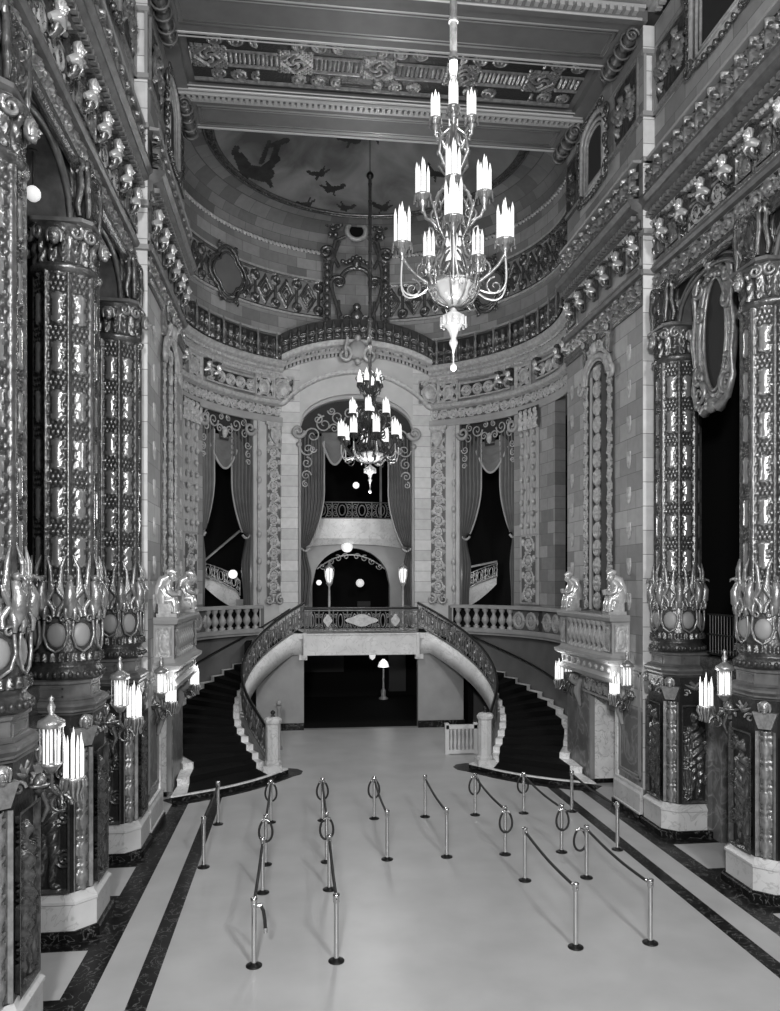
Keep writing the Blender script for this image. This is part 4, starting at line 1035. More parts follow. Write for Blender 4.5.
# ================================================================== ARCHES BETWEEN COLUMNS, gallery rails, lower doors
def colonnade_arch(s, y0, y1):
    b = MB(); yc = (y0 + y1) / 2; hw = (y1 - y0) / 2; n = 21
    T = np.linspace(-hw, hw, n); az = lambda t: 10.95 + .72 * sqrt(max(0, 1 - (t / hw) ** 2))
    fr = f_rinceau(.5, .42)
    nu, nv = 90, 30; U, V = np.meshgrid(np.linspace(-hw, hw, nu), np.linspace(0, 1, nv), indexing='ij'); zb = np.vectorize(az)(U); Z = zb + .04 + V * (11.95 - zb - .04)
    h, m = fr(U + 5, Z - 10.95 + .1); P = np.stack([s * (5.79 - h * .08), yc + U, Z], -1); b.grid(P, np.maximum(m[:-1, :-1], m[1:, 1:]) * 2 + 2 * (1 - np.maximum(m[:-1, :-1], m[1:, 1:])) * 0 + (1 - np.maximum(m[:-1, :-1], m[1:, 1:])) * 3, True)
    for x, mi in ((5.80, 0), (6.45, 0)):
        b.grid(np.array([[(s * x, yc + t, az(t)), (s * x, yc + t, 11.97)] for t in T]), mi, False)
    b.grid(np.array([[(s * 5.80, yc + t, az(t)), (s * 6.45, yc + t, az(t))] for t in T]), 1, True)
    for q, r in ((.0, .05), (.14, .03)):
        b.tube([(s * 5.78, yc + t * (1 + q * .3), az(t) + q * .9) for t in T], r, 5, 1)
    struct(b, 'wall_arch', ['bronzed', 'patina', 'gold', 'ground'])
for s in (-1, 1):
    for i in range(2): colonnade_arch(s, CY[i] + .45, CY[i + 1] - .45)
    colonnade_arch(s, 6.5, CY[0] - .45)
for s in (-1, 1):
    for i in range(2):
        y0, y1 = CY[i] + .62, CY[i + 1] - .62
        wb = MB(); yk = CY[i + 1]; wb.box(*sorted((s * 6.30, s * 7.2)), yk - .70, yk + .62, 0, 3.85, 0)
        if i == 0: wb.box(*sorted((s * 6.30, s * 7.2)), CY[0] - .70, CY[0] + .62, 0, 3.85, 0)
        struct(wb, 'wall_pier', ['wallp'])
        root = thing('gallery_railing', 'dark metal gallery railing between the %s columns of the %s wall' % (('nearer', 'farther')[i], SKN[s]), 'railing', (s * 6.35, (y0 + y1) / 2, 3.85))
        b = MB()
        for z in (3.9, 4.3, 4.72): b.box(*sorted((s * 6.33, s * 6.37)), y0, y1, z, z + .035)
        b.build('rail', ['iron'], root, True); b = MB()
        for y in np.arange(y0 + .05, y1, .11): b.tube([(s * 6.35, y, 3.9), (s * 6.35, y, 4.72)], .011, 4)
        b.build('grille', ['ironl'], root, True)
        b = MB(); b.box(*sorted((s * 6.15, s * 6.6)), y0 - .1, y1 + .1, 3.2, 3.42, 0); b.box(*sorted((s * 6.2, s * 6.6)), y0 - .1, y1 + .1, 3.42, 3.85, 0)
        b.box(*sorted((s * 6.4, s * 6.6)), y0 - .1, y0 + .42, 0.0, 3.2, 1); b.box(*sorted((s * 6.4, s * 6.6)), y1 - .42, y1 + .1, 0, 3.2, 1)
        struct(b, 'trim_gallery_edge', ['bronze', 'wallp'])
# ================================================================== OVAL CARTOUCHES hanging in the bays
def cartouche(label, loc, s):
    root = thing('oval_cartouche', label, 'cartouche', loc)
    b = MB(); n = -s
    for (a, h, r, o) in ((.50, 1.22, .07, 0), (.62, 1.36, .09, .02), (.42, 1.12, .04, .05)):
        b.tube([(n * o, a * cos(t), h * sin(t)) for t in np.linspace(0, 2 * pi, 41)[:-1]], r, 7, closed=True)
    b.build('oval_frame', ['gold'], root)
    b = MB(); b.poly([(.45 * cos(t), 1.15 * sin(t)) for t in np.linspace(0, 2 * pi, 33)[:-1]], lambda u, v, d: (d, u, v), -.02, .02); b.build('dark_glass', ['velvetd'], root)  # flat dark disc in place of the oval opening
    b = MB()
    for sy in (-1, 1):
        for z, R, k in ((-1.1, .24, 1), (-.75, .2, -1), (1.05, .22, -1), (1.4, .18, 1), (.5, .14, 1)):
            b.tube(spiral((n * .1, sy * (.5 if abs(z) < 1.3 else .25), z), R, 1.4, pi / 2 * k, (0, sy, 0), (0, 0, k), 20), np.linspace(.07, .025, 20), 5)
        b.tube([(n * .1, sy * y, z) for y, z in ((.2, -1.5), (.55, -1.35), (.72, -1.0), (.66, -.5), (.75, 0), (.66, .5), (.7, .9), (.5, 1.3))], [.05, .08, .07, .05, .07, .05, .07, .05], 6)
        b.tube([(n * .1, sy * y, z) for y, z in ((.05, -1.35), (.3, -1.5), (.5, -1.4))], [.1, .12, .05], 7)
    head(b, (n * .16, 0, 1.42), .15, (n, 0, 0)); b.ball((n * .12, 0, -1.42), .2, 10, 0, (.7, 1, .8)); b.ball((n * .1, 0, 1.72), .12, 8)
    for k in range(5): b.ball((n * .12, (k - 2) * .13, 1.17 - .04 * abs(k - 2)), .06, 6)
    b.build('scroll_border', ['gold'], root)
cartouche('tall oval cartouche with dark centre hanging between the two right hand columns', (5.95, 14.42, 10.35), 1)

# ================================================================== BUST CORBELS
def bust(label, loc, rot, group):
    root = thing('bust_corbel', label, 'bust', loc, group, rot)   # faces local +x
    b = MB(); head(b, (.20, 0, .12), .105, (1, 0, 0)); b.tube([(.1, -.16, -.12), (.17, -.1, -.06), (.19, 0, -.03), (.17, .1, -.06), (.1, .16, -.12)], [.05, .08, .08, .08, .05], 7); b.build('bust', ['light'], root)
    b = MB(); b.tube([(.15, 0, -.12), (.12, 0, -.2), (.05, 0, -.28)], [.09, .08, .04], 8)
    for sy in (-1, 1): b.tube(spiral((.12, sy * .10, -.2), .08, 1.3, 0, (0, sy, 0), (0, 0, 1), 12), .022, 4)
    b.box(0, .06, -.12, .12, -.3, .34); b.box(0, .22, -.12, .12, .28, .34); b.build('scroll_console', ['bronze'], root)
    return root
BY = [7.55, 8.4, 9.25, 10.1, 10.95, 11.8, 12.65, 13.5, 14.3, 15.15, 16.0, 16.9, 17.75, 18.6, 19.45, 20.3, 21.15]
pl = dict(); bust0 = None
for s in (-1, 1):
    for i, y in enumerate(BY):
        if s > 0 and y < 11: continue
        x = XN - .02 if y < 16.5 else XW - .02
        order = (len(BY) - 1 - i); nm = 'counted from the apse: number %d' % (order + 1)
        if order == 0: nm = 'the one nearest the apse'
        elif y in (16.0, 16.9): nm = 'the one just %s the pale corner quoin' % ('before' if y < 16.5 else 'beyond')
        else:
            words = ['second', 'third', 'fourth', 'fifth', 'sixth', 'seventh', 'eighth', 'ninth', 'tenth', 'eleventh', 'twelfth', 'thirteenth', 'fourteenth', 'fifteenth', 'sixteenth', 'seventeenth']
            nm = words[order - 1] + ' from the apse end'
        lab = 'pale bust corbel under the %s cornice, %s' % (SKN[s], nm)
        g = 'bust corbels along the %s cornice' % SKN[s]
        if bust0 is None: bust0 = bust(lab, (s * x, y, 13.12), 0, g)
        else: dup(bust0, (s * x, y, 13.12), 0 if s < 0 else pi, lab, group=g)
        b = MB()
for s in (-1, 1):
    for i, a in enumerate((110, 102, 95, 88, 74, 60, 55)):
        R = RA - .02
        dup(bust0, (s * R * sin(D(a)), YC + R * cos(D(a)), 13.12), atan2(-cos(D(a)), -s * sin(D(a))), 'small bust corbel on the %s side of the apse frieze' % SKN[s], group='bust corbels of the apse frieze, %s side' % SKN[s])
# carved drops between the busts
for s in (-1, 1):
    b = MB()
    for i in range(len(BY) - 1):
        y = (BY[i] + BY[i + 1]) / 2; x = XN if y < 16.5 else XW
        for k in range(7):
            t = (k - 3) / 3.3; b.ball((s * (x - .07), y + t * .3, 13.38 - .10 * (1 - t * t)), .05, 6)
    struct(b, 'trim_garland', ['gold'])

# ================================================================== STATUE BALCONIES
def balcony(s):
    root = thing('statue_balcony', 'carved stone balcony with balusters on the %s wall over the doorway' % SKN[s], 'balcony', (s * XW, 19.2, 3.0))
    y0, y1 = 17.45, 20.95; L = y1 - y0; hl = L / 2; n = -s
    def ring(o, z): return [(n * 0, -hl - o * .4, z), (n * (.42 + o), -hl - o, z), (n * (.42 + o), hl + o, z), (n * 0, hl + o * .4, z)]
    b = MB(); pr = [(-.10, 0), (.06, .04), (.08, .14), (-.0, .22), (.02, .42), (.16, .50), (.18, .58), (.06, .64), (.02, .72)]
    G = np.array([ring(o, z) for o, z in pr]); b.grid(G, 0, False)
    b.add(G[0], [(0, 1, 2, 3)], 0); b.add(G[-1], [(3, 2, 1, 0)], 0); b.build('corbel_table', ['plain'], root)
    b = MB()
    for k in range(9): b = MB(); b.ball((n * .44, -hl + .18 + k * (L - .36) / 8, .32), .075, 7, 0, (.6, 1, 1)); b.build('rosette', ['pgold'], root)
    b = MB(); G = np.array([ring(o, z) for o, z in ((0.02, 1.46), (.1, 1.5), (.12, 1.58), (.1, 1.64))]); b.grid(G, 0, False); b.add(G[-1], [(3, 2, 1, 0)], 0); b.add(G[0], [(0, 1, 2, 3)], 0); b.build('coping', ['plain'], root)
    b = MB()
    for ya, yb in ((-hl - .02, -hl + .42), (hl - .42, hl + .02)): b.box(*sorted((0, n * .44)), ya, yb, .70, 1.48, 0)
    b.box(*sorted((0, n * .30)), -hl, hl, .70, 1.48, 1)
    for ya, f in ((-hl + .03, 1), (hl - .39, 1)):
        relief(b, f_block(.36, .66), .36, .66, plane((n * .445, ya if s > 0 else ya + .36, .76), (0, s, 0), (0, 0, 1), (n, 0, 0)), .02, .04, [1, 2])
    relief(b, f_block(.34, .66), .34, .66, plane((n * .05 if s < 0 else n * .39, -hl - .025, .76), (1, 0, 0), (0, 0, 1), (0, -1, 0)), .02, .04, [0, 2])
    b.build('parapet', ['plain', 'plaind', 'pgold'], root)
    bal = MB(); bal.lathe([(.11, 0), (.11, .08), (.05, .12), (.07, .18), (.135, .32), (.12, .42), (.05, .56), (.06, .62), (.11, .68), (.11, .76)], n=10)
    for k in range(8):
        o = bal.build('baluster', ['pgold'], root) if k == 0 else o0.copy()
        if k == 0: o0 = o
        else: COL.objects.link(o)
        o.location = (n * .36, -hl + .62 + k * (L - 1.24) / 7, .71)
    for y in (-hl + .35, hl - .35):      # large scroll consoles carrying the balcony
        b = MB()
        b.tube(spiral((n * .16, y, -.2), .22, 1.4, pi / 2, (n, 0, 0), (0, 0, 1), 22), np.linspace(.1, .05, 22), 8); b.tube([(n * .06, y, -.3), (n * .12, y, -.6), (n * .03, y, -1.0)], [.09, .1, .04], 8)
        b.build('console', ['plain'], root)
    b = MB(); relief(b, f_rinceau(.35, .4), 2.1, .35, plane((n * .03, -1.05 if s > 0 else 1.05, -.5), (0, s, 0), (0, 0, 1), (n, 0, 0)), .025, .05); b.box(*sorted((0, n * .09)), -1.1, 1.1, -.12, -.05, 1); b.box(*sorted((0, n * .07)), -1.1, 1.1, -.55, -.5, 1)
    b.build('door_frieze', ['ground', 'pgold'], root)
for s in (-1, 1): balcony(s)
def statue(label, loc, rot):
    """seated robed guardian looking down, faces local +x"""
    root = thing('seated_statue', label, 'statue', loc, 'seated statues on the wall balconies', rot)
    b = MB(); b.box(-.22, .22, -.2, .2, 0, .08); b.box(-.18, .1, -.17, .17, .08, .3); b.build('base', ['pgold'], root)
    b = MB()
    b.tube([(-.10, 0, .28), (-.10, 0, .45), (-.06, 0, .62), (0, 0, .76), (.06, 0, .83)], [.17, .18, .17, .12, .07], 12)
    for s in (-1, 1):
        b.tube([(-.05, s * .09, .36), (.14, s * .10, .38), (.17, s * .10, .22), (.17, s * .09, .09)], [.10, .095, .075, .07], 9)
        b.tube([(.17, s * .09, .1), (.25, s * .09, .1)], [.05, .04], 7)
        b.tube([(0, s * .16, .70), (.06, s * .21, .55), (.16, s * .12, .5), (.22, s * .04, .52)], [.06, .055, .045, .035], 8)
        for k in range(4): b.tube([(-.12 + .03 * k, s * .17, .62 - .03 * k), (.0 + .04 * k, s * .16, .42), (.1 + .03 * k, s * (.15 - .01 * k), .12)], .022, 5)
    b.tube([(.02, 0, .9), (-.12, 0, .84), (-.2, 0, .6), (-.18, 0, .3)], [.08, .1, .12, .16], 9)    # mantle down the back
    b.build('robed_body', ['light'], root)
    b = MB(); head(b, (.10, 0, .90), .095, (.85, 0, -.35)); b.tube([(-.02, 0, 1.0), (.08, 0, 1.03), (.18, 0, .97)], [.06, .08, .04], 8); b.build('hooded_head', ['light'], root)
    b = MB(); b.tube([(.24, 0, .48), (.26, 0, .60)], [.05, .06], 8); b.build('book', ['pgold'], root)
    return root
st0 = statue('pale seated robed statue on the nearer end of the left balcony', (-XW + .26, 17.72, 4.64), 0)
dup(st0, (-XW + .26, 20.68, 4.64), 0, 'pale seated robed statue on the farther end of the left balcony')
dup(st0, (XW - .26, 17.72, 4.64), pi, 'pale seated robed statue on the nearer end of the right balcony')
dup(st0, (XW - .26, 20.68, 4.64), pi, 'pale seated robed statue on the farther end of the right balcony')
# ================================================================== STAIRS
NS = 21; RISE = 3.55 / NS
def inner(t, off=0.):
    a = D(226 - 105 * t); r = 4.1 + off + .28 * max(0, 1 - t * 5) ** 2
    return np.array((r * cos(a), YC + r * sin(a)))
# outer path: straight along the hall wall, then round the apse
_S = 13.0
def outer(t, off=0.):
    sarc = _S * (t + .18 * sin(pi * t))  if t < 1 else _S * t
    sarc = min(sarc, 13.4); R = 6.5 + off
    if sarc < 2.0: return np.array((-5.42 - off, 19.35 + sarc * 1.05))
    a = D(213) - (sarc - 2.0) / 6.5 * (D(213 - 112) / (11.0 / 6.5))
    return np.array((R * cos(a), YC + R * sin(a)))
def tread_poly(t0, t1, f0, f1):
    """plan outline of one tread between t0,t1 and width fractions f0 (inner) .. f1 (outer)"""
    P = lambda t, f: inner(t) * (1 - f) + outer(t) * f
    return [P(t0, f0), P(t0, (f0 + f1) / 2), P(t0, f1), P(t1, f1), P(t1, (f0 + f1) / 2), P(t1, f0)]
FR_IN, FR_OUT = .13, .87
def FE(f, o=0.):   # curved front edge of the bottom step
    p = inner(-.03) * (1 - f) + outer(0) * f; d = outer(0) - inner(-.03); n = np.array((-d[1], d[0])) / np.linalg.norm(d); n = n if n[1] < 0 else -n
    return p + n * (.30 * sin(pi * min(1, max(0, (f + .13) / 1.13))) + o)
step0 = {}
for s in (-1, 1):
    sx = -s   # paths are authored for the left stair
    side = SKN[s]
    root = thing('curved_staircase', 'curved marble staircase rising along the %s side of the apse' % side, 'staircase', (s * 4.9, 22.5, 0), 'pair of curved staircases')
    for i in range(NS):
        b = MB(); t0, t1 = i / NS, (i + 1.15) / NS
        P = tread_poly(t0, min(t1, 1.0), .0 if i < 6 else .03, 1.0)
        if i == 0: P = [FE(f) for f in np.linspace(-.13, 1.0, 14)] + [outer(t1), inner(t1), inner(t1) * 1.05 - outer(t1) * .05]
        z0 = max(0, (i - 1.6) * RISE) if i > 1 else 0
        z = (i + 1) * RISE; pts = [(sx * p[0], p[1]) for p in P]
        if sx > 0: pts = pts[::-1]
        pts = pts if True else pts
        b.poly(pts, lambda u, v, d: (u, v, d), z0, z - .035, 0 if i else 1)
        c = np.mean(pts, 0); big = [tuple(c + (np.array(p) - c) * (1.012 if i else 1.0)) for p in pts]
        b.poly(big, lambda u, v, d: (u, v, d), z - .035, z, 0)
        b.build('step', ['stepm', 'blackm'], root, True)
    # stringer: deep marble face toward the hall, follows the inner edge
    T = np.linspace(.30, 1.0, 30); b = MB()
    def stz(t): return t * 3.55
    G = []
    for t in T:
        p = inner(t, -.06); q = inner(t, .10); zt = stz(t) + .22 * (1 - max(0, (t - .93) / .07)); zb = stz(t) - .5 - .33 * max(0, (t - .93) / .07)
        G.append([(sx * p[0], p[1], zb), (sx * p[0], p[1], zt), (sx * q[0], q[1], zt), (sx * q[0], q[1], zb)])
    b.grid(np.array(G), 0, True, False, True); b.add(G[0], [(0, 1, 2, 3)], 0)
    b.build('stringer', ['marble'], root, True)
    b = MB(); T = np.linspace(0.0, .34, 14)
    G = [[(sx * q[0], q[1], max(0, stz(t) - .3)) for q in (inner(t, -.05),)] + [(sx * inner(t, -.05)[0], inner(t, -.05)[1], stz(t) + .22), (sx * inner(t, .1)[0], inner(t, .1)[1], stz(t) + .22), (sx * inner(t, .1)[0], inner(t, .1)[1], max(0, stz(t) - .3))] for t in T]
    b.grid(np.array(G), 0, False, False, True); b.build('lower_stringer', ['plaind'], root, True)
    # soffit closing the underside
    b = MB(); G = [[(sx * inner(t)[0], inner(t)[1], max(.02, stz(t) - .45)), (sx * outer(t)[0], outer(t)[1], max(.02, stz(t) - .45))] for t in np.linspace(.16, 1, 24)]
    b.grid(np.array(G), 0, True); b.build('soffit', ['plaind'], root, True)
    # balustrade of wrought iron
    LT = 4.1 * D(105)
    f = lambda u, v: np.array((sx * inner(u / LT)[0], inner(u / LT)[1], stz(u / LT) + .26 + v * (1)))
    b = MB(); ironwork(b, f, None, LT, .82, .42, .018, True); b.build('ironwork', ['ironl', 'ironl'], root, True)
    b = MB(); b.tube([f(u, .86) for u in np.linspace(-.05, LT, 40)], .045, 8); b.build('handrail', ['iron'], root, True)
    # wall handrail
    b = MB(); b.tube([(sx * outer(t, -.12)[0], outer(t, -.12)[1], stz(t) + 1.0) for t in np.linspace(.22, .98, 30)], .032, 6)
    for t in np.linspace(.25, .95, 8):
        p, q = outer(t, -.12), outer(t, .02); b.tube([(sx * p[0], p[1], stz(t) + .97), (sx * q[0], q[1], stz(t) + .9)], .02, 5)
    b.build('wall_handrail', ['iron'], root, True)
    # newel
    p = inner(-.005, .0) ; nx, ny = sx * p[0], p[1] - .12
    b = MB(); b.box(nx - .25, nx + .25, ny - .25, ny + .25, RISE, RISE + .18); b.lathe([(.23, .3), (.24, .36), (.20, .42), (.20, 1.42), (.24, 1.47), (.25, 1.54), (.20, 1.6), (.08, 1.63)], (nx, ny, .05), 8, 0, False); b.build('newel_post', ['marble'], root, True)
    b = MB(); b.lathe([(.05, 0), (.07, .03), (.03, .06), (.07, .12), (.05, .17), (.0, .2)], (nx, ny, 1.66), 10); b.build('newel_finial', ['iron'], root, True)
    # carpet, lying on the steps
    FEc = [FE(f, -.05) for f in np.linspace(FR_IN, FR_OUT, 5)]
    root2 = thing('stair_carpet', 'dark runner carpet covering the treads of the %s staircase' % side, 'carpet', (s * 4.9, 22.5, RISE), 'stair carpets')
    G = []
    for i in range(NS):
        for (t, z) in ((i / NS - .004, (i) * RISE + .004), (i / NS - .004, (i + 1) * RISE + .016), ((i + 1) / NS - .004, (i + 1) * RISE + .016)):
            f0, f1 = FR_IN, FR_OUT
            row = []
            for f in np.linspace(f0, f1, 5):
                q = inner(t) * (1 - f) + outer(t) * f; row.append((sx * q[0], q[1], z))
            G.append(row)
    G = [[(sx * q[0], q[1], RISE + .014) for q in FEc]] + G[2:]
    b = MB(); b.grid(np.array(G), 0, False); b.build('runner', ['carpet'], root2, True)
    # dark marble border on the floor round the first step
    b = MB(); P = [FE(f, .27) for f in np.linspace(-.20, 1.0, 14)]
    pts = [(sx * p[0], p[1]) for p in P] + [(sx * q[0], q[1]) for q in (FE(1.0, -.4), FE(.3, -.6), FE(-.05, -.75), FE(-.17, -.72), FE(-.26, -.55), FE(-.30, -.25), FE(-.28, .05))]
    pts = pts if sx > 0 else pts
    b.poly(pts, lambda u, v, d: (u, v, d), .0, .012, 0); struct(b, 'trim_stair_border', ['blackm'])
# landing
b = MB(); b.poly([(-2.5, 28.3), (2.5, 28.3), (3.6, 29.6), (3.0, 31.3), (-3.0, 31.3), (-3.6, 29.6)], lambda u, v, d: (u, v, d), 3.35, 3.55, 0)
b.box(-2.14, 2.14, 28.28, 28.5, 2.75, 3.55, 0)
for s in (-1, 1): b.box(*sorted((s * 2.02, s * 2.14)), 28.22, 28.5, 2.66, 3.56, 0)
for s in (-1, 1): b.box(*sorted((s * 2.0, s * 2.3)), 28.3, 28.6, 2.58, 2.76, 0)
b.box(-2.1, 2.1, 28.25, 28.3, 2.75, 2.80, 0); b.box(-2.1, 2.1, 28.25, 28.3, 3.50, 3.55, 0)
root = thing('landing_bridge', 'white marble landing spanning between the two curved staircases', 'landing', (0, 28.4, 2.75)); b.build('landing_slab', ['marble'], root, True)
root = thing('landing_railing', 'wrought iron railing with cream cartouche along the marble landing', 'railing', (0, 28.36, 3.55))
b = MB(); ironwork(b, (-2.1, 28.36, 3.6), (1, 0, 0), 4.2, .82, .52, .02, False); b.build('ironwork', ['ironl'], root, True)
b = MB(); b.tube([(-2.12, 28.36, 4.47), (2.12, 28.36, 4.47)], .045, 8); b.build('handrail', ['iron'], root, True)
b = MB()
for cx, w, h in ((0, .55, .20), (-1.25, .15, .2), (1.25, .15, .2)):
    b.poly([(w * cos(t) * (1 + .12 * cos(4 * t)), h * sin(t) * (1 + .15 * cos(4 * t))) for t in np.linspace(0, 2 * pi, 25)[:-1]], lambda u, v, d: (cx + u, 28.36 + d, 4.02 + v), -.04, .02)
b.build('cream_cartouche', ['pgold'], root, True)
# low white gate balustrade beside the right newel, slim post beside the left
root = thing('white_balustrade_gate', 'low white painted balustrade beside the right newel post', 'balustrade', (2.75, 23.9, 0))
b = MB(); b.box(-.45, .55, -.06, .06, .02, .14); b.box(-.45, .55, -.07, .07, .80, .92)
for x in (-.42, .5): b.box(x - .06, x + .06, -.07, .07, 0, .98)
b.build('frame', ['wood'], root)
bal = MB(); bal.lathe([(.04, 0), (.03, .08), (.05, .25), (.025, .45), (.04, .62), (.04, .66)], n=8)
for k in range(6):
    o = bal.build('baluster', ['wood'], root) if k == 0 else o0.copy()
    if k == 0: o0 = o
    else: COL.objects.link(o)
    o.location = (-.28 + k * .128, 0, .14)
root = thing('pedestal_post', 'slim grey post with round knob behind the left newel post', 'post', (-2.95, 25.2, 0))
b = MB(); b.lathe([(.12, 0), (.12, .08), (.07, .14), (.06, 1.3), (.1, 1.36), (.1, 1.42)], n=10); b.build('shaft', ['plain'], root); b = MB(); b.ball((0, 0, 1.5), .09, 10); b.build('knob', ['plain'], root)

# ================================================================== STANCHIONS AND ROPES
PX = [-4.1, -2.93, -1.77, -.59, .59, 1.77, 2.93, 4.1]
ROW = [17.55, 14.93, 13.58, 11.0]
HP = .97
def stanchion(label, loc):
    root = thing('rope_stanchion', label, 'stanchion', loc, 'polished rope stanchions on the lobby floor')
    b = MB(); b.lathe([(.036, .02), (.036, HP - .12), (.036, HP - .03)], n=14); b.build('pole', ['chrome'], root)
    b = MB(); b.lathe([(.0, .0), (.115, .002), (.115, .015), (.06, .022), (.045, .05), (.036, .055)], n=20); b.build('floor_flange', ['iron'], root)
    b = MB(); b.lathe([(.036, HP - .13), (.046, HP - .12), (.046, HP - .05), (.050, HP - .04), (.050, HP - .01), (.03, HP), (.0, HP + .004)], n=14); b.build('cap', ['chrome'], root)
    for s in (-1, 1): b = MB(); b.tube([(0, s * .04, HP - .075), (0, s * .06, HP - .06), (0, s * .065, HP - .085), (0, s * .05, HP - .1)], .009, 5); b.build('hook', ['chrome'], root)
    return root
colw = ['leftmost line', 'second line from left', 'third line from left', 'fourth line from left', 'fifth line from left', 'third line from right', 'second line from right', 'rightmost line']
roww = ['farthest row, by the stairs', 'second row from the stairs', 'third row from the stairs', 'nearest row to the camera']
sprites = None; n4 = (1, 2, 5, 6)
for i, x in enumerate(PX):
    for j, y in enumerate(ROW):
        if j > 1 and i not in n4: continue
        lab = 'polished metal stanchion, %s, %s' % (colw[i], roww[j])
        if sprites is None: sprites = stanchion(lab, (x, y, 0))
        else: dup(sprites, (x, y, 0), 0, lab)
def rope(label, pts, r=.026, group='velvet ropes'):
    P = np.array(pts, float); root = thing('velvet_rope', label, 'rope', tuple(P[0]), group)
    b = MB(); b.tube(P, r, 8); b.build('rope_body', ['rope'], root, True)
    b = MB()
    for p, q in ((P[0], P[1]), (P[-1], P[-2])):
        d = (q - p) / np.linalg.norm(q - p); b.tube([p - d * .01, p + d * .06], r * 1.25, 8)
    b.build('end_clasp', ['chrome'], root, True)
for i, x in enumerate(PX):
    for j in ((0, 2) if i in n4 else (0,)):
        ya, yb = ROW[j] - .07, ROW[j + 1] + .07; t = np.linspace(0, 1, 12)
        rope('taut dark rope of the %s, %s' % (colw[i], 'between the two far posts' if j == 0 else 'between the two near posts'), [(x, ya + (yb - ya) * q, HP - .08 - .05 * sin(pi * q)) for q in t], .024)
def loop(i, j, w=.11, h=.42, dx=0, dy=.06):
    x, y = PX[i] + dx, ROW[j] + dy; t = np.linspace(0, 2 * pi, 25)
    pts = [(x + w * sin(q) * (1 + .3 * (1 - cos(q)) / 2), y, HP - .09 - h * (1 - cos(q)) / 2) for q in np.linspace(.12, 2 * pi - .12, 24)]
    rope('dark rope looped back on one post, %s, %s' % (colw[i], roww[j]), pts, .022, 'looped ropes')
loop(1, 0); loop(1, 1, dy=-.06); loop(2, 0); loop(2, 1, dy=-.06); loop(3, 0); loop(5, 0); loop(5, 1, dy=-.06); loop(6, 0); loop(6, 1, dy=-.06); loop(6, 2, .10, .40, -.10, .06)
rope('short rope hanging loose from the nearest post, second line from left', [(PX[1] + a, ROW[3] + .03, z) for a, z in ((.04, .84), (.09, .84), (.13, .76), (.15, .62), (.16, .46))], .024, 'looped ropes')

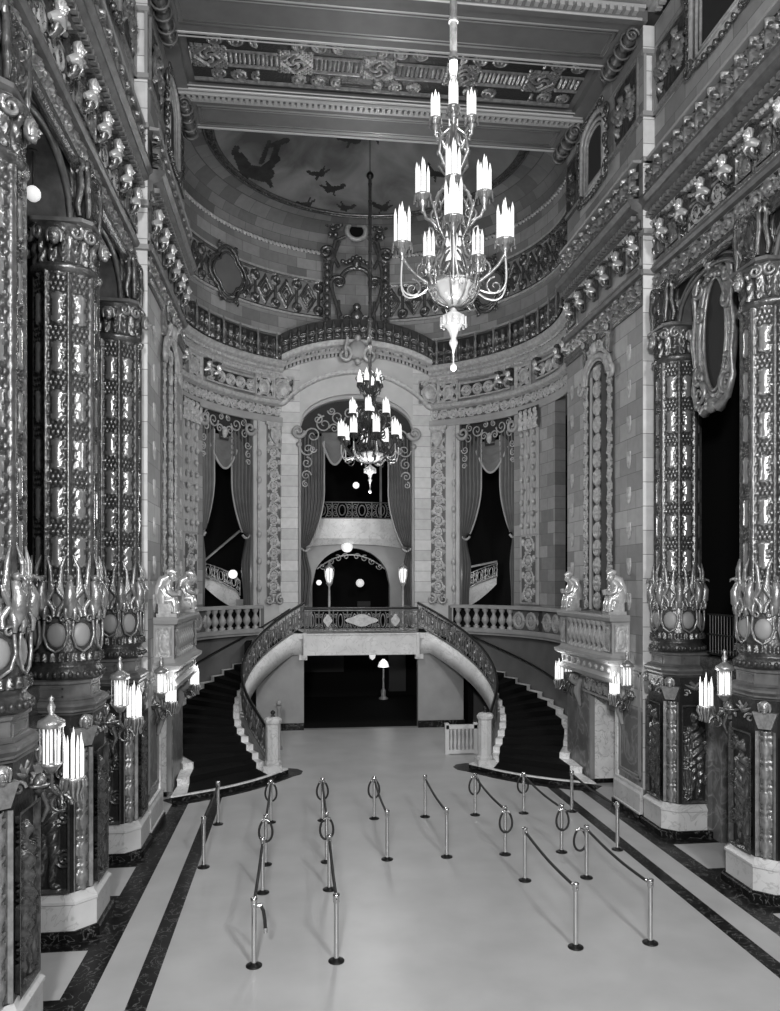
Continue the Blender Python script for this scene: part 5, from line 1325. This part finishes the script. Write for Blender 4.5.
# ================================================================== CANDLE FIXTURES
def candle_mb(h, r=.02):
    b = MB(); b.lathe([(r, 0), (r, h), (r * .9, h + .01), (r * .55, h + .05), (0.001, h + .1)], n=7); return b
CM = {}
def candles(parent, c, ring, n, hs, r=.019, m='candle'):
    """n candles round a ring plus a taller one, each a child mesh sharing data"""
    spots = [(0, 0, hs[0])] + [(ring * cos(2 * pi * k / n + .3), ring * sin(2 * pi * k / n + .3), hs[1] if k % 2 else hs[2]) for k in range(n)]
    for x, y, h in spots:
        key = (round(h, 3), r, m)
        if key not in CM: o = candle_mb(h, r).build('candle', [m], parent); CM[key] = o.data
        else: o = bpy.data.objects.new('candle', CM[key]); COL.objects.link(o); o.parent = parent
        o.location = (c[0] + x, c[1] + y, c[2])
def chandelier(label, loc, tiers, bowlR, zb, top, rodtop, nm, scale=1.1, m='candle', metal='gold'):
    root = thing('candle_chandelier', label, 'chandelier', loc, None)
    z0 = loc[2]
    b = MB(); b.tube([(0, 0, top - .1), (0, 0, rodtop)], .055, 10)
    for z in np.arange(top + .3, rodtop - .1, .55): b.tube([(0, 0, z), (0, 0, z + .06)], .075, 10)
    b.build('suspension_rod', [metal], root)
    b = MB(); b.lathe([(.04, zb), (.07, zb + .25), (.03, zb + .5), (.05, zb + .9), (.10, zb + 1.0), (.03, zb + 1.2), (.05, zb + 1.7), (.20, zb + 1.88), (.22, zb + 1.92), (.06, zb + 1.98), (.03, zb + 2.3), (.06, top - .25), (.03, top)], n=14)
    b.build('central_stem', [metal], root)
    for k in range(4 if bowlR < .45 else 6):
        a = tiers[0][3] + pi / 4 + 2 * pi * k / (4 if bowlR < .45 else 6); du = np.array((cos(a), sin(a), 0)); q = bowlR / .37; b = MB()
        b.tube([du * r * q + np.array((0, 0, z * top / 2.6)) for r, z in ((.10, 2.35), (.26, 2.2), (.30, 1.95), (.14, 1.75), (.12, 1.5), (.30, 1.35), (.40, 1.1), (.30, .85), (.18, .7), (.26, .45), (.40, .3), (.36, .1))], .026, 5)
        for r, z, R, sg in ((.3, 2.2, .09, 1), (.36, 1.15, .12, 1), (.26, .62, .12, -1), (.38, .22, .1, 1)): b.tube(spiral(du * r * q + np.array((0, 0, z * top / 2.6)), R * q, 1.4, pi / 2, du * sg, (0, 0, 1), 16), np.linspace(.022, .01, 16), 4)
        b.build('scroll_frame', [metal], root)
    b = MB(); b.lathe([(.02, zb - .26), (.14, zb - .24), (bowlR * .7, zb - .16), (bowlR * .96, zb), (bowlR, zb + .06), (bowlR * .93, zb + .07), (.1, zb + .12)], n=26)
    b.build('bowl', ['crystal'], root)
    b = MB()
    for k in range(10):
        a = k * 2 * pi / 10; b.tube([((bowlR * q + .02) * cos(a), (bowlR * q + .02) * sin(a), z) for q, z in ((.3, zb - .26), (.75, zb - .17), (1.0, zb), (1.02, zb + .1))], .014, 4)
    b.tube([(bowlR * 1.02 * cos(t), bowlR * 1.02 * sin(t), zb + .06) for t in np.linspace(0, 2 * pi, 30)[:-1]], .025, 5, closed=True)
    b.build('bowl_ribs', [metal], root)
    b = MB(); b.lathe([(.03, zb - .28), (.07, zb - .34), (.19, zb - .42), (.17, zb - .52), (.08, zb - .6), (.04, zb - .74), (.07, zb - .80), (.03, zb - .88), (.012, zb - .95), (.012, zb - 1.10), (.05, zb - 1.14), (.045, zb - 1.2), (.0, zb - 1.23)], n=14)
    b.build('pendant', ['crystal'], root)
    b = MB()
    for k in range(14): a = k * 2 * pi / 14; b.tube([(.19 * cos(a), .19 * sin(a), zb - .42), (.19 * cos(a), .19 * sin(a), zb - .56)], [.012, .022], 4)
    b.build('pendant_drops', ['crystal'], root)
    for (n, R, z, ph, ring, nc, hs, arm) in tiers:
        for k in range(n):
            a = ph + 2 * pi * k / n; ca, sa = cos(a), sin(a); du = np.array((ca, sa, 0))
            b = MB(); za = z - arm
            P = [(.06, za + .15), (R * .25, za - .08), (R * .45, za - .18), (R * .72, za - .02), (R * .88, z - .34), (R, z - .18)]
            b.tube([(ca * r, sa * r, q) for r, q in P], [.03, .034, .03, .028, .026, .022], 6)
            if R > .35:
                b.tube(spiral((ca * R * .52, sa * R * .52, za + .06), .14 * R / .75 + .03, 1.5, -pi / 2, du, (0, 0, 1), 20), np.linspace(.026, .01, 20), 4)
                b.tube(spiral((ca * R * .8, sa * R * .8, za - .22), .12 * R / .75 + .02, 1.4, pi / 2, du, (0, 0, 1), 16), np.linspace(.02, .009, 16), 4)
                b.tube([(ca * r, sa * r, q) for r, q in ((R * .62, za + .02), (R * .55, za + .25), (R * .35, za + .48), (.08, za + .55))], [.02, .024, .02, .015], 5)
            arm_o = b.build('arm', [metal], root)
            b = MB(); b.lathe([(.01, -.26), (.03, -.24), (.025, -.18), (.06, -.12), (ring * .7, -.07), (ring + .03, -.02), (ring + .045, .01), (ring + .02, .02), (0.01, .0)], (ca * R, sa * R, z), 14)
            for q in range(9): w = q * 2 * pi / 9; b.tube([(ca * R + (ring + .04) * cos(w), sa * R + (ring + .04) * sin(w), z), (ca * R + (ring + .045) * cos(w), sa * R + (ring + .045) * sin(w), z - .11)], [.008, .014], 4)
            cup = b.build('candle_cup', [metal], root)
            candles(cup, (ca * R, sa * R, z), ring, nc, hs, m=m, r=.021 * scale)
            if R > .7:
                for dq, sag in ((0, .40), (.35, .55)):
                    b = MB(); t = np.linspace(0, 1, 14); e = np.array(((bowlR + .03) * cos(a + dq), (bowlR + .03) * sin(a + dq), zb - .02)); st = np.array((ca * R, sa * R, z - .2)); 
                    b.tube([st * (1 - q) + e * q - np.array((0, 0, sag * 4 * q * (1 - q) * .6)) + du * .16 * sin(pi * q) for q in t], .014, 4); b.build('crystal_swag', ['crystal'], root)
    return root
big = [(4, .27, 12.36, -.2, .055, 6, (.36, .30, .24), .28), (4, .46, 11.22, -.2, .09, 7, (.50, .42, .34), .35), (4, .77, 10.5, -.2, .11, 8, (.56, .47, .36), .45), (4, .50, 10.12, -.2 + pi / 4, .07, 6, (.36, .30, .26), .25)]
big = [(n, R, z - 9.8, ph, rg, nc, hs, arm) for n, R, z, ph, rg, nc, hs, arm in big]
chandelier('large bright candle chandelier with crystal bowl hanging in the foreground', (0, 11.35, 9.8), big, .37, 0, 2.6, 9.4, 'a')
zr = 9.55
rear = [(6, .34, 11.9, .1, .05, 5, (.36, .28, .22), .3), (6, .62, 10.85, .35, .08, 6, (.46, .38, .3), .4), (8, .95, 10.12, .12, .09, 6, (.5, .42, .32), .5)]
rear = [(n, R, z - zr, ph, rg, nc, hs, arm) for n, R, z, ph, rg, nc, hs, arm in rear]
chandelier('darker candle chandelier hanging farther back in the apse before the arch', (0, 25, zr), rear, .5, 0, 3.0, 9.1, 'b', 1.7, 'candle', 'bronzed')
b = MB(); b.tube([(0, 25, 18.6), (0, 25, 20.95)], .012, 4); b.ball((0, 25, 18.68), .13, 8)
tag(b.build('chandelier_chain', ['iron']), 'thin chain and dark knob above the farther chandelier rod', 'chain')

def sconce(label, loc, rot, m='candle', f=1):
    """wall bracket; local +x points away from the wall"""
    root = thing('candle_sconce', label, 'sconce', loc, 'candle sconces on the walls', rot)
    b = MB(); b.ball((.03, 0, 0), .13, 10, 0, (.6, 1, 1)); b.lathe([(.17, -.02), (.19, 0), (.17, .02)], (.0, 0, 0), 12); 
    b.tube([(0, 0, 0), (.18, 0, -.05), (.26, 0, -.16), (.32, 0, -.08), (.34, 0, .05)], [.045, .04, .04, .035, .03], 7)
    b.tube([(.05, 0, -.08), (.12, .0, -.28), (.05, 0, -.45)], [.04, .035, .015], 6); b.tube(spiral((.26, 0, -.25), .14, 1.5, 0, (1, 0, 0), (0, 0, 1), 20), np.linspace(.03, .01, 20), 5)
    for s in (-1, 1):
        b.tube([(.26, 0, -.12), (.30, s * .10, -.14), (.32 if s * f > 0 else .22, s * .18, -.02)], .025, 6); b.tube(spiral((.3, s * .14, -.18), .1, 1.4, 0, (.5, s * .86, 0), (0, 0, 1), 16), np.linspace(.022, .008, 16), 4)
    b.tube([(.22, -.18 * f, -.02), (.22, -.2 * f, .2)], .02, 5); b.build('bracket', ['bronze'], root)
    b = MB(); c = (.37, .15 * f, .02)
    b.lathe([(.01, -.30), (.04, -.27), (.03, -.2), (.09, -.12), (.13, -.03), (.15, 0), (.13, .02), (.01, .0)], c, 16)
    for k in range(14):
        a = k * 2 * pi / 14; b.tube([(c[0] + q * cos(a), c[1] + q * sin(a), c[2] + z) for q, z in ((.14, 0), (.15, -.08), (.10, -.18), (.12, -.26))], [.015, .022, .02, .008], 4)
    cup = b.build('candle_cup', ['gold'], root); candles(cup, c, .105, 11, (.52, .44, .34), .0145, m)
    b = MB(); c = (.22, -.2 * f, .28)       # hanging lantern with canopy and finial
    b.lathe([(.01, -.12), (.05, -.1), (.11, -.02), (.13, 0), (.01, .01)], c, 12); b.lathe([(.13, .42), (.16, .44), (.15, .5), (.08, .54), (.03, .58), (.05, .66), (.02, .72), (.035, .76), (.0, .8)], c, 12)
    for k in range(6): a = k * pi / 3; b.tube([(c[0] + .13 * cos(a), c[1] + .13 * sin(a), c[2] + z) for z in (0, .43)], .008, 4)
    lan = b.build('lantern', ['gold'], root); candles(lan, c, .08, 6, (.36, .36, .32), .0145, m)
    return root
sc = [(-5.38, 9.55, 3.02, 0, 'large candle sconce nearest the camera on the left'), (-5.38, 13.0, 3.15, 0, 'bright candle sconce on the second left column pedestal'),
      (-XW, 17.3, 2.75, 0, 'candle sconce on the left marble wall beyond the columns'), (-XW, 21.2, 2.62, 0, 'small candle sconce at the far left beside the stair carpet'),
      (5.38, 13.0, 3.15, pi, 'bright candle sconce on the nearer right column pedestal'), (XW, 17.3, 2.75, pi, 'candle sconce on the right marble wall panel'), (XW, 21.2, 2.62, pi, 'small candle sconce at the far right beside the stair')]
sc0 = None
for x, y, z, r, lab in sc:
    if x in (-5.38, 5.38) and y > 12 and x > 0 or sc0 is None: sc0 = sconce(lab, (x, y, z), r, f=1 if x < 0 else -1)
    else: dup(sc0, (x, y, z), r, lab)
# standing lamps on the landing
def torchere(label, loc):
    root = thing('standing_lantern', label, 'lamp', loc, 'standing lanterns on the landing')
    b = MB(); b.lathe([(.2, 0), (.2, .05), (.08, .12), (.05, .2), (.07, .5), (.04, .6), (.05, 1.2), (.035, 1.7), (.08, 1.76), (.12, 1.82), (.14, 1.86), (.01, 1.87)], n=12); b.build('post', ['pgold'], root)
    b = MB(); b.lathe([(.09, 1.88), (.15, 2.1), (.16, 2.3), (.12, 2.42)], n=8, smooth=False); b.build('glass', ['lamp'], root)
    b = MB(); b.lathe([(.18, 2.42), (.19, 2.45), (.12, 2.52), (.06, 2.58), (.04, 2.66), (.0, 2.72)], n=10)
    for k in range(8): a = k * pi / 4; b.tube([(.10 * cos(a), .10 * sin(a), 1.87), (.165 * cos(a), .165 * sin(a), 2.1), (.19 * cos(a), .19 * sin(a), 2.36), (.15 * cos(a), .15 * sin(a), 2.46)], .012, 4)
    b.build('lantern_cage', ['gold'], root); return root
t0 = torchere('tall standing lantern on the left side of the landing', (-1.12, 30.3, 3.55)); dup(t0, (1.80, 30.3, 3.55), 0, 'tall standing lantern on the right side of the landing')
# small lights deep inside
def globe(label, loc, r, m, name='globe_light', cat='light'):
    b = MB(); b.ball((0, 0, 0), r, 12); root = thing(name, label, cat, loc); b.build('glass_globe', [m], root); b = MB(); b.lathe([(r * .3, 0), (r * .45, r * .15), (r * .2, r * .3)], (0, 0, r * .9), 8); b.build('fitting', ['iron'], root)
globe('small round glowing light left in the dark inner archway', (-1.35, 37, 5.42), .13, 'lamp'); globe('round glowing light in the middle of the dark inner archway', (.62, 37, 5.4), .2, 'dimlamp')
globe('oval bright light behind the inner balcony railing', (.25, 34.6, 9.8), .15, 'lamp'); globe('dish shaped light at the crown of the inner archway', (-.2, 33.9, 7.0), .26, 'dimlamp')
root = thing('floor_lamp', 'lit floor lamp with pale shade in the dark lower passage', 'lamp', (1.6, 35.6, 0))
b = MB(); b.lathe([(.22, 0), (.22, .06), (.1, .14), (.12, .4), (.05, .5), (.035, 1.5)], n=10); b.build('post', ['pgold'], root); b = MB(); b.lathe([(.27, 1.5), (.2, 1.72), (.06, 1.86)], n=14); b.build('shade', ['shade'], root)
root = thing('ceiling_lantern', 'small hanging ceiling lantern under the marble landing', 'lamp', (.6, 30.5, 2.33)); b = MB(); b.lathe([(.0, 0), (.1, .08), (.13, .2), (.1, .24)], n=10); b.build('glass', ['shade'], root); b = MB(); b.lathe([(.13, .24), (.08, .32), (.02, .42)], n=10); b.build('cap', ['iron'], root)
root = thing('round_chair', 'dark armchair seen through the inner archway', 'chair', (.7, 35.5, 3.5))
b = MB(); b.box(-.3, .3, -.25, .3, .25, .45); b.build('seat', ['velvetd'], root); b = MB(); b.box(-.3, .3, .2, .32, .4, 1.05); b.build('backrest', ['velvetd'], root)
b = MB(); [b.box(x - .03, x + .03, y - .03, y + .03, 0, .26) for x in (-.26, .26) for y in (-.2, .26)]; b.build('legs', ['iron'], root)

# ================================================================== CURTAINS
def drape(b, f, ledge, redge, z0, z1, nf=7, depth=.15, mi=0, nu=70, nz=50):
    """pleated cloth between two edge curves; f(u,d,z)->xyz"""
    Z = np.linspace(z0, z1, nz); U = np.linspace(0, 1, nu); G = np.zeros((nu, nz, 3))
    for j, z in enumerate(Z):
        a, c = ledge(z), redge(z)
        for i, u in enumerate(U): G[i, j] = f(a + (c - a) * u, depth * (.5 + .5 * sin(u * nf * 2 * pi + .6 * sin(z * 2))), z)
    b.grid(G, mi, True)
def swag(b, f, u0, u1, z, drop, mi=0, mf=1):
    U = np.linspace(0, 1, 24); V = np.linspace(0, 1, 14)
    G = np.array([[f(u0 + (u1 - u0) * u, .10 * sin(pi * u) + .04 * sin(v * 28), z - v * drop * (.25 + .75 * sin(pi * u))) for v in V] for u in U]); b.grid(G, mi, True)
    b.tube([f(u0 + (u1 - u0) * u, .10 * sin(pi * u) + .02, z - drop * (.25 + .75 * sin(pi * u))) for u in U], .045, 5, mf)
def curtain_set(label, f, W, ztop, zt, group, big=False, ztie=6.85, zbot=4.5):
    root = thing('draped_curtain', label, 'curtain', tuple(f(0, 0, zbot)), group)
    hw = W / 2
    for s in (-1, 1):
        b = MB(); e0 = s * hw
        inn = lambda z: s * (hw - (.30 + .62 * ss(np.array(z), ztie - .05, ztie + (zt - ztie) * .5) ** .45) * W / 4.4 * (1.75 if not big else 1.0) * (1.0 if big else .9)) if z > ztie else s * (hw - (.20 + .22 * ss(np.array(ztie - z), 0, 1.2) * (1 - .5 * ss(np.array(ztie - z), 1.2, 2.4))) * (1 if big else .9))
        drape(b, f, lambda z: e0, lambda z: float(inn(z)), ztie, zt, 5 if not big else 7)
        drape(b, f, lambda z: e0, lambda z: float(inn(z)), zbot, ztie, 3)
        b.tube([f(float(inn(z)), .06, z) for z in np.linspace(ztie + .05, zt - .2, 24)], .035, 5, 1)
        b.tube([f(e0 + (float(inn(ztie + .06)) - e0) * u, .08, ztie - .05 - .12 * sin(pi * u)) for u in np.linspace(0, 1, 9)], .05, 5, 1)
        b.build('drape', ['velvet', 'fringe'], root, True)
    # dark pelmet with scroll applique
    b = MB(); n = 30; U = np.linspace(-hw, hw, n)
    lo = (lambda u: zt - .75 + .95 * (1 - (abs(u) / hw) ** 2.5)) if big else (lambda u: zt - 1.25 * (abs(u) / hw) ** 3 - (.55 if abs(u) < .3 else .1))
    if big: lo = lambda u: 11.2 - 1.9 * max(0, (abs(u) - hw + .45) / .45) ** .8 + .35 * (1 - (u / hw) ** 2)
    G = np.array([[f(u, .12, lo(u)), f(u, .12, ztop(u))] for u in U]); b.grid(G, 0, False); b.build('pelmet', ['velvetd'], root, True)
    b = MB()
    def sp(u, z, R, k, q): b.tube([f(u + k * rr * cos(a), .15, z + rr * sin(a)) for rr, a in zip(R * (.12 + .88 * (1 - np.linspace(0, 1, 22))), q + np.linspace(0, 1, 22) * 2 * pi * 1.5)], np.linspace(.035, .018, 22), 4)
    if big:
        for s in (-1, 1):
            for k, (u, z, R) in enumerate(((2.02, 9.7, .18), (2.0, 10.2, .2), (1.95, 10.75, .24), (1.75, 11.3, .28), (1.3, 11.75, .3), (.75, 12.05, .26), (.3, 12.2, .2), (1.55, 11.95, .17), (1.0, 12.3, .14), (.9, 11.6, .17), (2.05, 9.35, .12), (1.75, 10.75, .13))): sp(s * u, z, R * 1.15, s * (1 if k % 2 else -1), pi / 2 * (k % 3))
    else:
        for s in (-1, 1):
            for k, (u, z, R) in enumerate(((hw * .9, zt - 1.25, .12), (hw * .9, zt - .95, .14), (hw * .88, zt - .6, .16), (hw * .78, zt - .18, .2), (hw * .72, zt + .25, .16), (hw * .45, zt + .12, .26), (hw * .2, zt - .15, .17), (hw * .15, zt + .3, .13))): sp(s * u, z, R, s * (1 if k % 2 else -1), pi / 2 * (k % 3))
        b.ball(f(0, .12, zt - .25), .15, 8, 0, (1, .5, 1.5))
    b.build('scroll_applique', ['pgold'], root, True)
    for u0, u1, z, dr in (((.35, 1.4, 11.45, 1.3), (-1.4, -.35, 11.45, 1.3)) if big else ((-hw * .55, hw * .62, zt - .35, 1.25),)):
        b = MB(); swag(b, f, u0, u1, z, dr); b.build('swag', ['velvet', 'fringe'], root, True)
    return root
fc = lambda u, d, z: np.array((u, YB + .28 - d, z))
curtain_set('great tied back velvet curtains with scrolled pelmet in the central arch', fc, 4.46, lambda u: arch_open(u) - .02, 11.3, None, True)
for s in (-1, 1):
    am = s * D(49.6); Rw = RA + .25
    fw = lambda u, d, z, am=am: np.array(((Rw - d) * sin(am + u / Rw), YC + (Rw - d) * cos(am + u / Rw), z))
    curtain_set('tied back velvet curtains with scrolled pelmet in the %s apse window' % SKN[s], fw, 2.62, lambda u: 11.85, 11.3, 'curtained windows of the apse', False, 7.3)
    b = MB()
    for a in (37.9, 61.1):
        cylbox(b, RA + .02, RA + .5, s * D(a - .35), s * D(a + .35), 4.5, 11.8)
    cylbox(b, RA + .05, RA + .4, s * D(37.9), s * D(61.1), 11.72, 11.95); struct(b, 'window_reveal', ['plain'])
    # flight of the upper stair seen through the window
    root = thing('upper_stair_flight', 'pale soffit of a curving upper stair seen through the %s apse window' % SKN[s], 'stair', (s * 5.4, 31.4, 3.6))
    b = MB(); T = np.linspace(0, 1, 12); X = lambda t: s * (-1.0 + 1.5 * t) if s > 0 else (.75 - 1.5 * t)
    G = np.array([[(X(t), .1 * sin(t * 3), 1.0 + 1.0 * t ** 1.6 - .25), (X(t), .1 * sin(t * 3) - .02, 1.0 + 1.0 * t ** .6 + .22)] for t in T]); b.grid(G, 0, True); b.build('soffit', ['marble'], root)
    b = MB(); ironwork(b, lambda u, v: np.array((X(u / 1.6), -.06, 1.3 + .75 * (u / 1.6) ** .6 + v)), None, 1.6, .6, .5, .02); b.build('railing', ['gold'], root)
    b = MB(); b.box(X(0) - .14, X(0) + .14, -.25, .0, -.05, 1.15); b.build('newel', ['plain'], root)
    b = MB(); b.tube([(X(t), -.05, 2.6 + 1.3 * (1 - t) if s < 0 else 2.4 + .3 * t) for t in (0, 1)], .05, 6); b.build('upper_rail', ['plain'], root)
globe('round lamp glowing inside the arch above the second left column', (-6.1, 11.6, 11.0), .11, 'dimlamp', 'arch_lamp', 'lamp')
b = MB(); b.tube([(0, 0, .1), (0, 0, .66)], .015, 5); b.lathe([(.08, .6), (.05, .63), (.0, .66)], n=8); b.build('hanging_rod', ['iron'], [o for o in bpy.data.objects if o.name.startswith('arch_lamp')][0])
globe('bright orb lamp beyond the left curtained window', (-4.9, 31.0, 5.75), .18, 'lamp', 'orb_lamp', 'lamp')
# picture frame and panelling on the stair wall beyond the left window
root = thing('framed_picture', 'dark framed picture on the wall beyond the left curtained window', 'picture', (-6.6, 31.2, 8.2))
b = MB(); [b.box(*q) for q in ((-.6, .6, 0, .06, .85, .92), (-.6, .6, 0, .06, -.92, -.85), (-.6, -.53, 0, .06, -.9, .9), (.53, .6, 0, .06, -.9, .9))]; b.build('frame', ['plain'], root); b = MB(); b.box(-.53, .53, .01, .05, -.85, .85); b.build('canvas', ['velvetd'], root)

# ================================================================== CAMERA, LIGHT
cam = bpy.data.cameras.new('camera'); co = bpy.data.objects.new('camera', cam); COL.objects.link(co)
cam.sensor_fit = 'HORIZONTAL'; cam.sensor_width = 36; cam.lens = 36 * 769.68 / 780; cam.shift_y = (583 - 505.5) / 780; cam.clip_start = .05; cam.clip_end = 200
co.location = (-2.3, 0, 5.4); co.rotation_euler = (pi / 2, 0, -radians(6.743)); SC.camera = co
def light(kind, name, loc, power, size=1., rot=None, tgt=None):
    l = bpy.data.lights.new(name, kind); l.energy = power; o = bpy.data.objects.new(name, l); COL.objects.link(o); o.location = loc
    if kind == 'AREA': l.shape = 'SQUARE'; l.size = size
    else: l.shadow_soft_size = size
    if tgt is not None:
        import mathutils
        o.rotation_euler = (mathutils.Vector(tgt) - mathutils.Vector(loc)).to_track_quat('-Z', 'Y').to_euler()
    return o
light('AREA', 'front_window_daylight', (3.8, -6.5, 13.5), 2100, 1.6, tgt=(0, 17, 3))  # added key lamp, unseen high behind the camera on the right
light('AREA', 'front_window_left', (-3.6, -3.5, 8.6), 2300, 1.2, tgt=(4, 18, 9))  # added fill lamp, unseen left of the camera, brightens the right wall
light('POINT', 'chandelier_glow', (0, 11.35, 8.4), 110, .5); light('POINT', 'chandelier_glow', (0, 11.35, 13.3), 220, .4)
light('POINT', 'rear_chandelier_glow', (0, 25, 7.7), 500, .6); light('POINT', 'rear_chandelier_glow', (0, 25, 13.2), 420, .5)
light('POINT', 'nearer_chandelier_glow', (0, 2.0, 11.5), 450, .7)  # hidden fill added overhead, standing for a chandelier out of view
light('AREA', 'cove_light', (0, 26.0, 15.3), 40, 4.0, tgt=(0, 27, 20))  # added panel lamp brightening the dome, no fixture here
for x, y, z, r, lab in sc:
    light('POINT', 'sconce_glow', (x + (.62 if x < 0 else -.62), y, z + .55), 16, .2)
for x in (-1.12, 1.8): light('POINT', 'lantern_glow', (x, 30.3, 5.75), 20, .15)
light('POINT', 'passage_glow', (1.6, 35.3, 1.7), 12, .2)
light('POINT', 'promenade_glow', (0, 33.2, 5.9), 25, .3); light('POINT', 'inner_balcony_glow', (0.2, 32.6, 9.6), 25, .3)
light('POINT', 'orb_glow', (-4.9, 30.7, 5.75), 18, .2); light('POINT', 'orb_glow', (4.9, 30.7, 5.75), 10, .2)  # only the left one has an orb lamp, the right is added fill
w = bpy.data.worlds.new('world'); SC.world = w; w.use_nodes = True; w.node_tree.nodes['Background'].inputs[0].default_value = (.5, .5, .5, 1); w.node_tree.nodes['Background'].inputs[1].default_value = .06
SC.view_settings.view_transform = 'Standard'; SC.view_settings.look = 'None'; SC.view_settings.gamma = 1; SC.view_settings.exposure = 0.0; SC.view_settings.use_curve_mapping = False
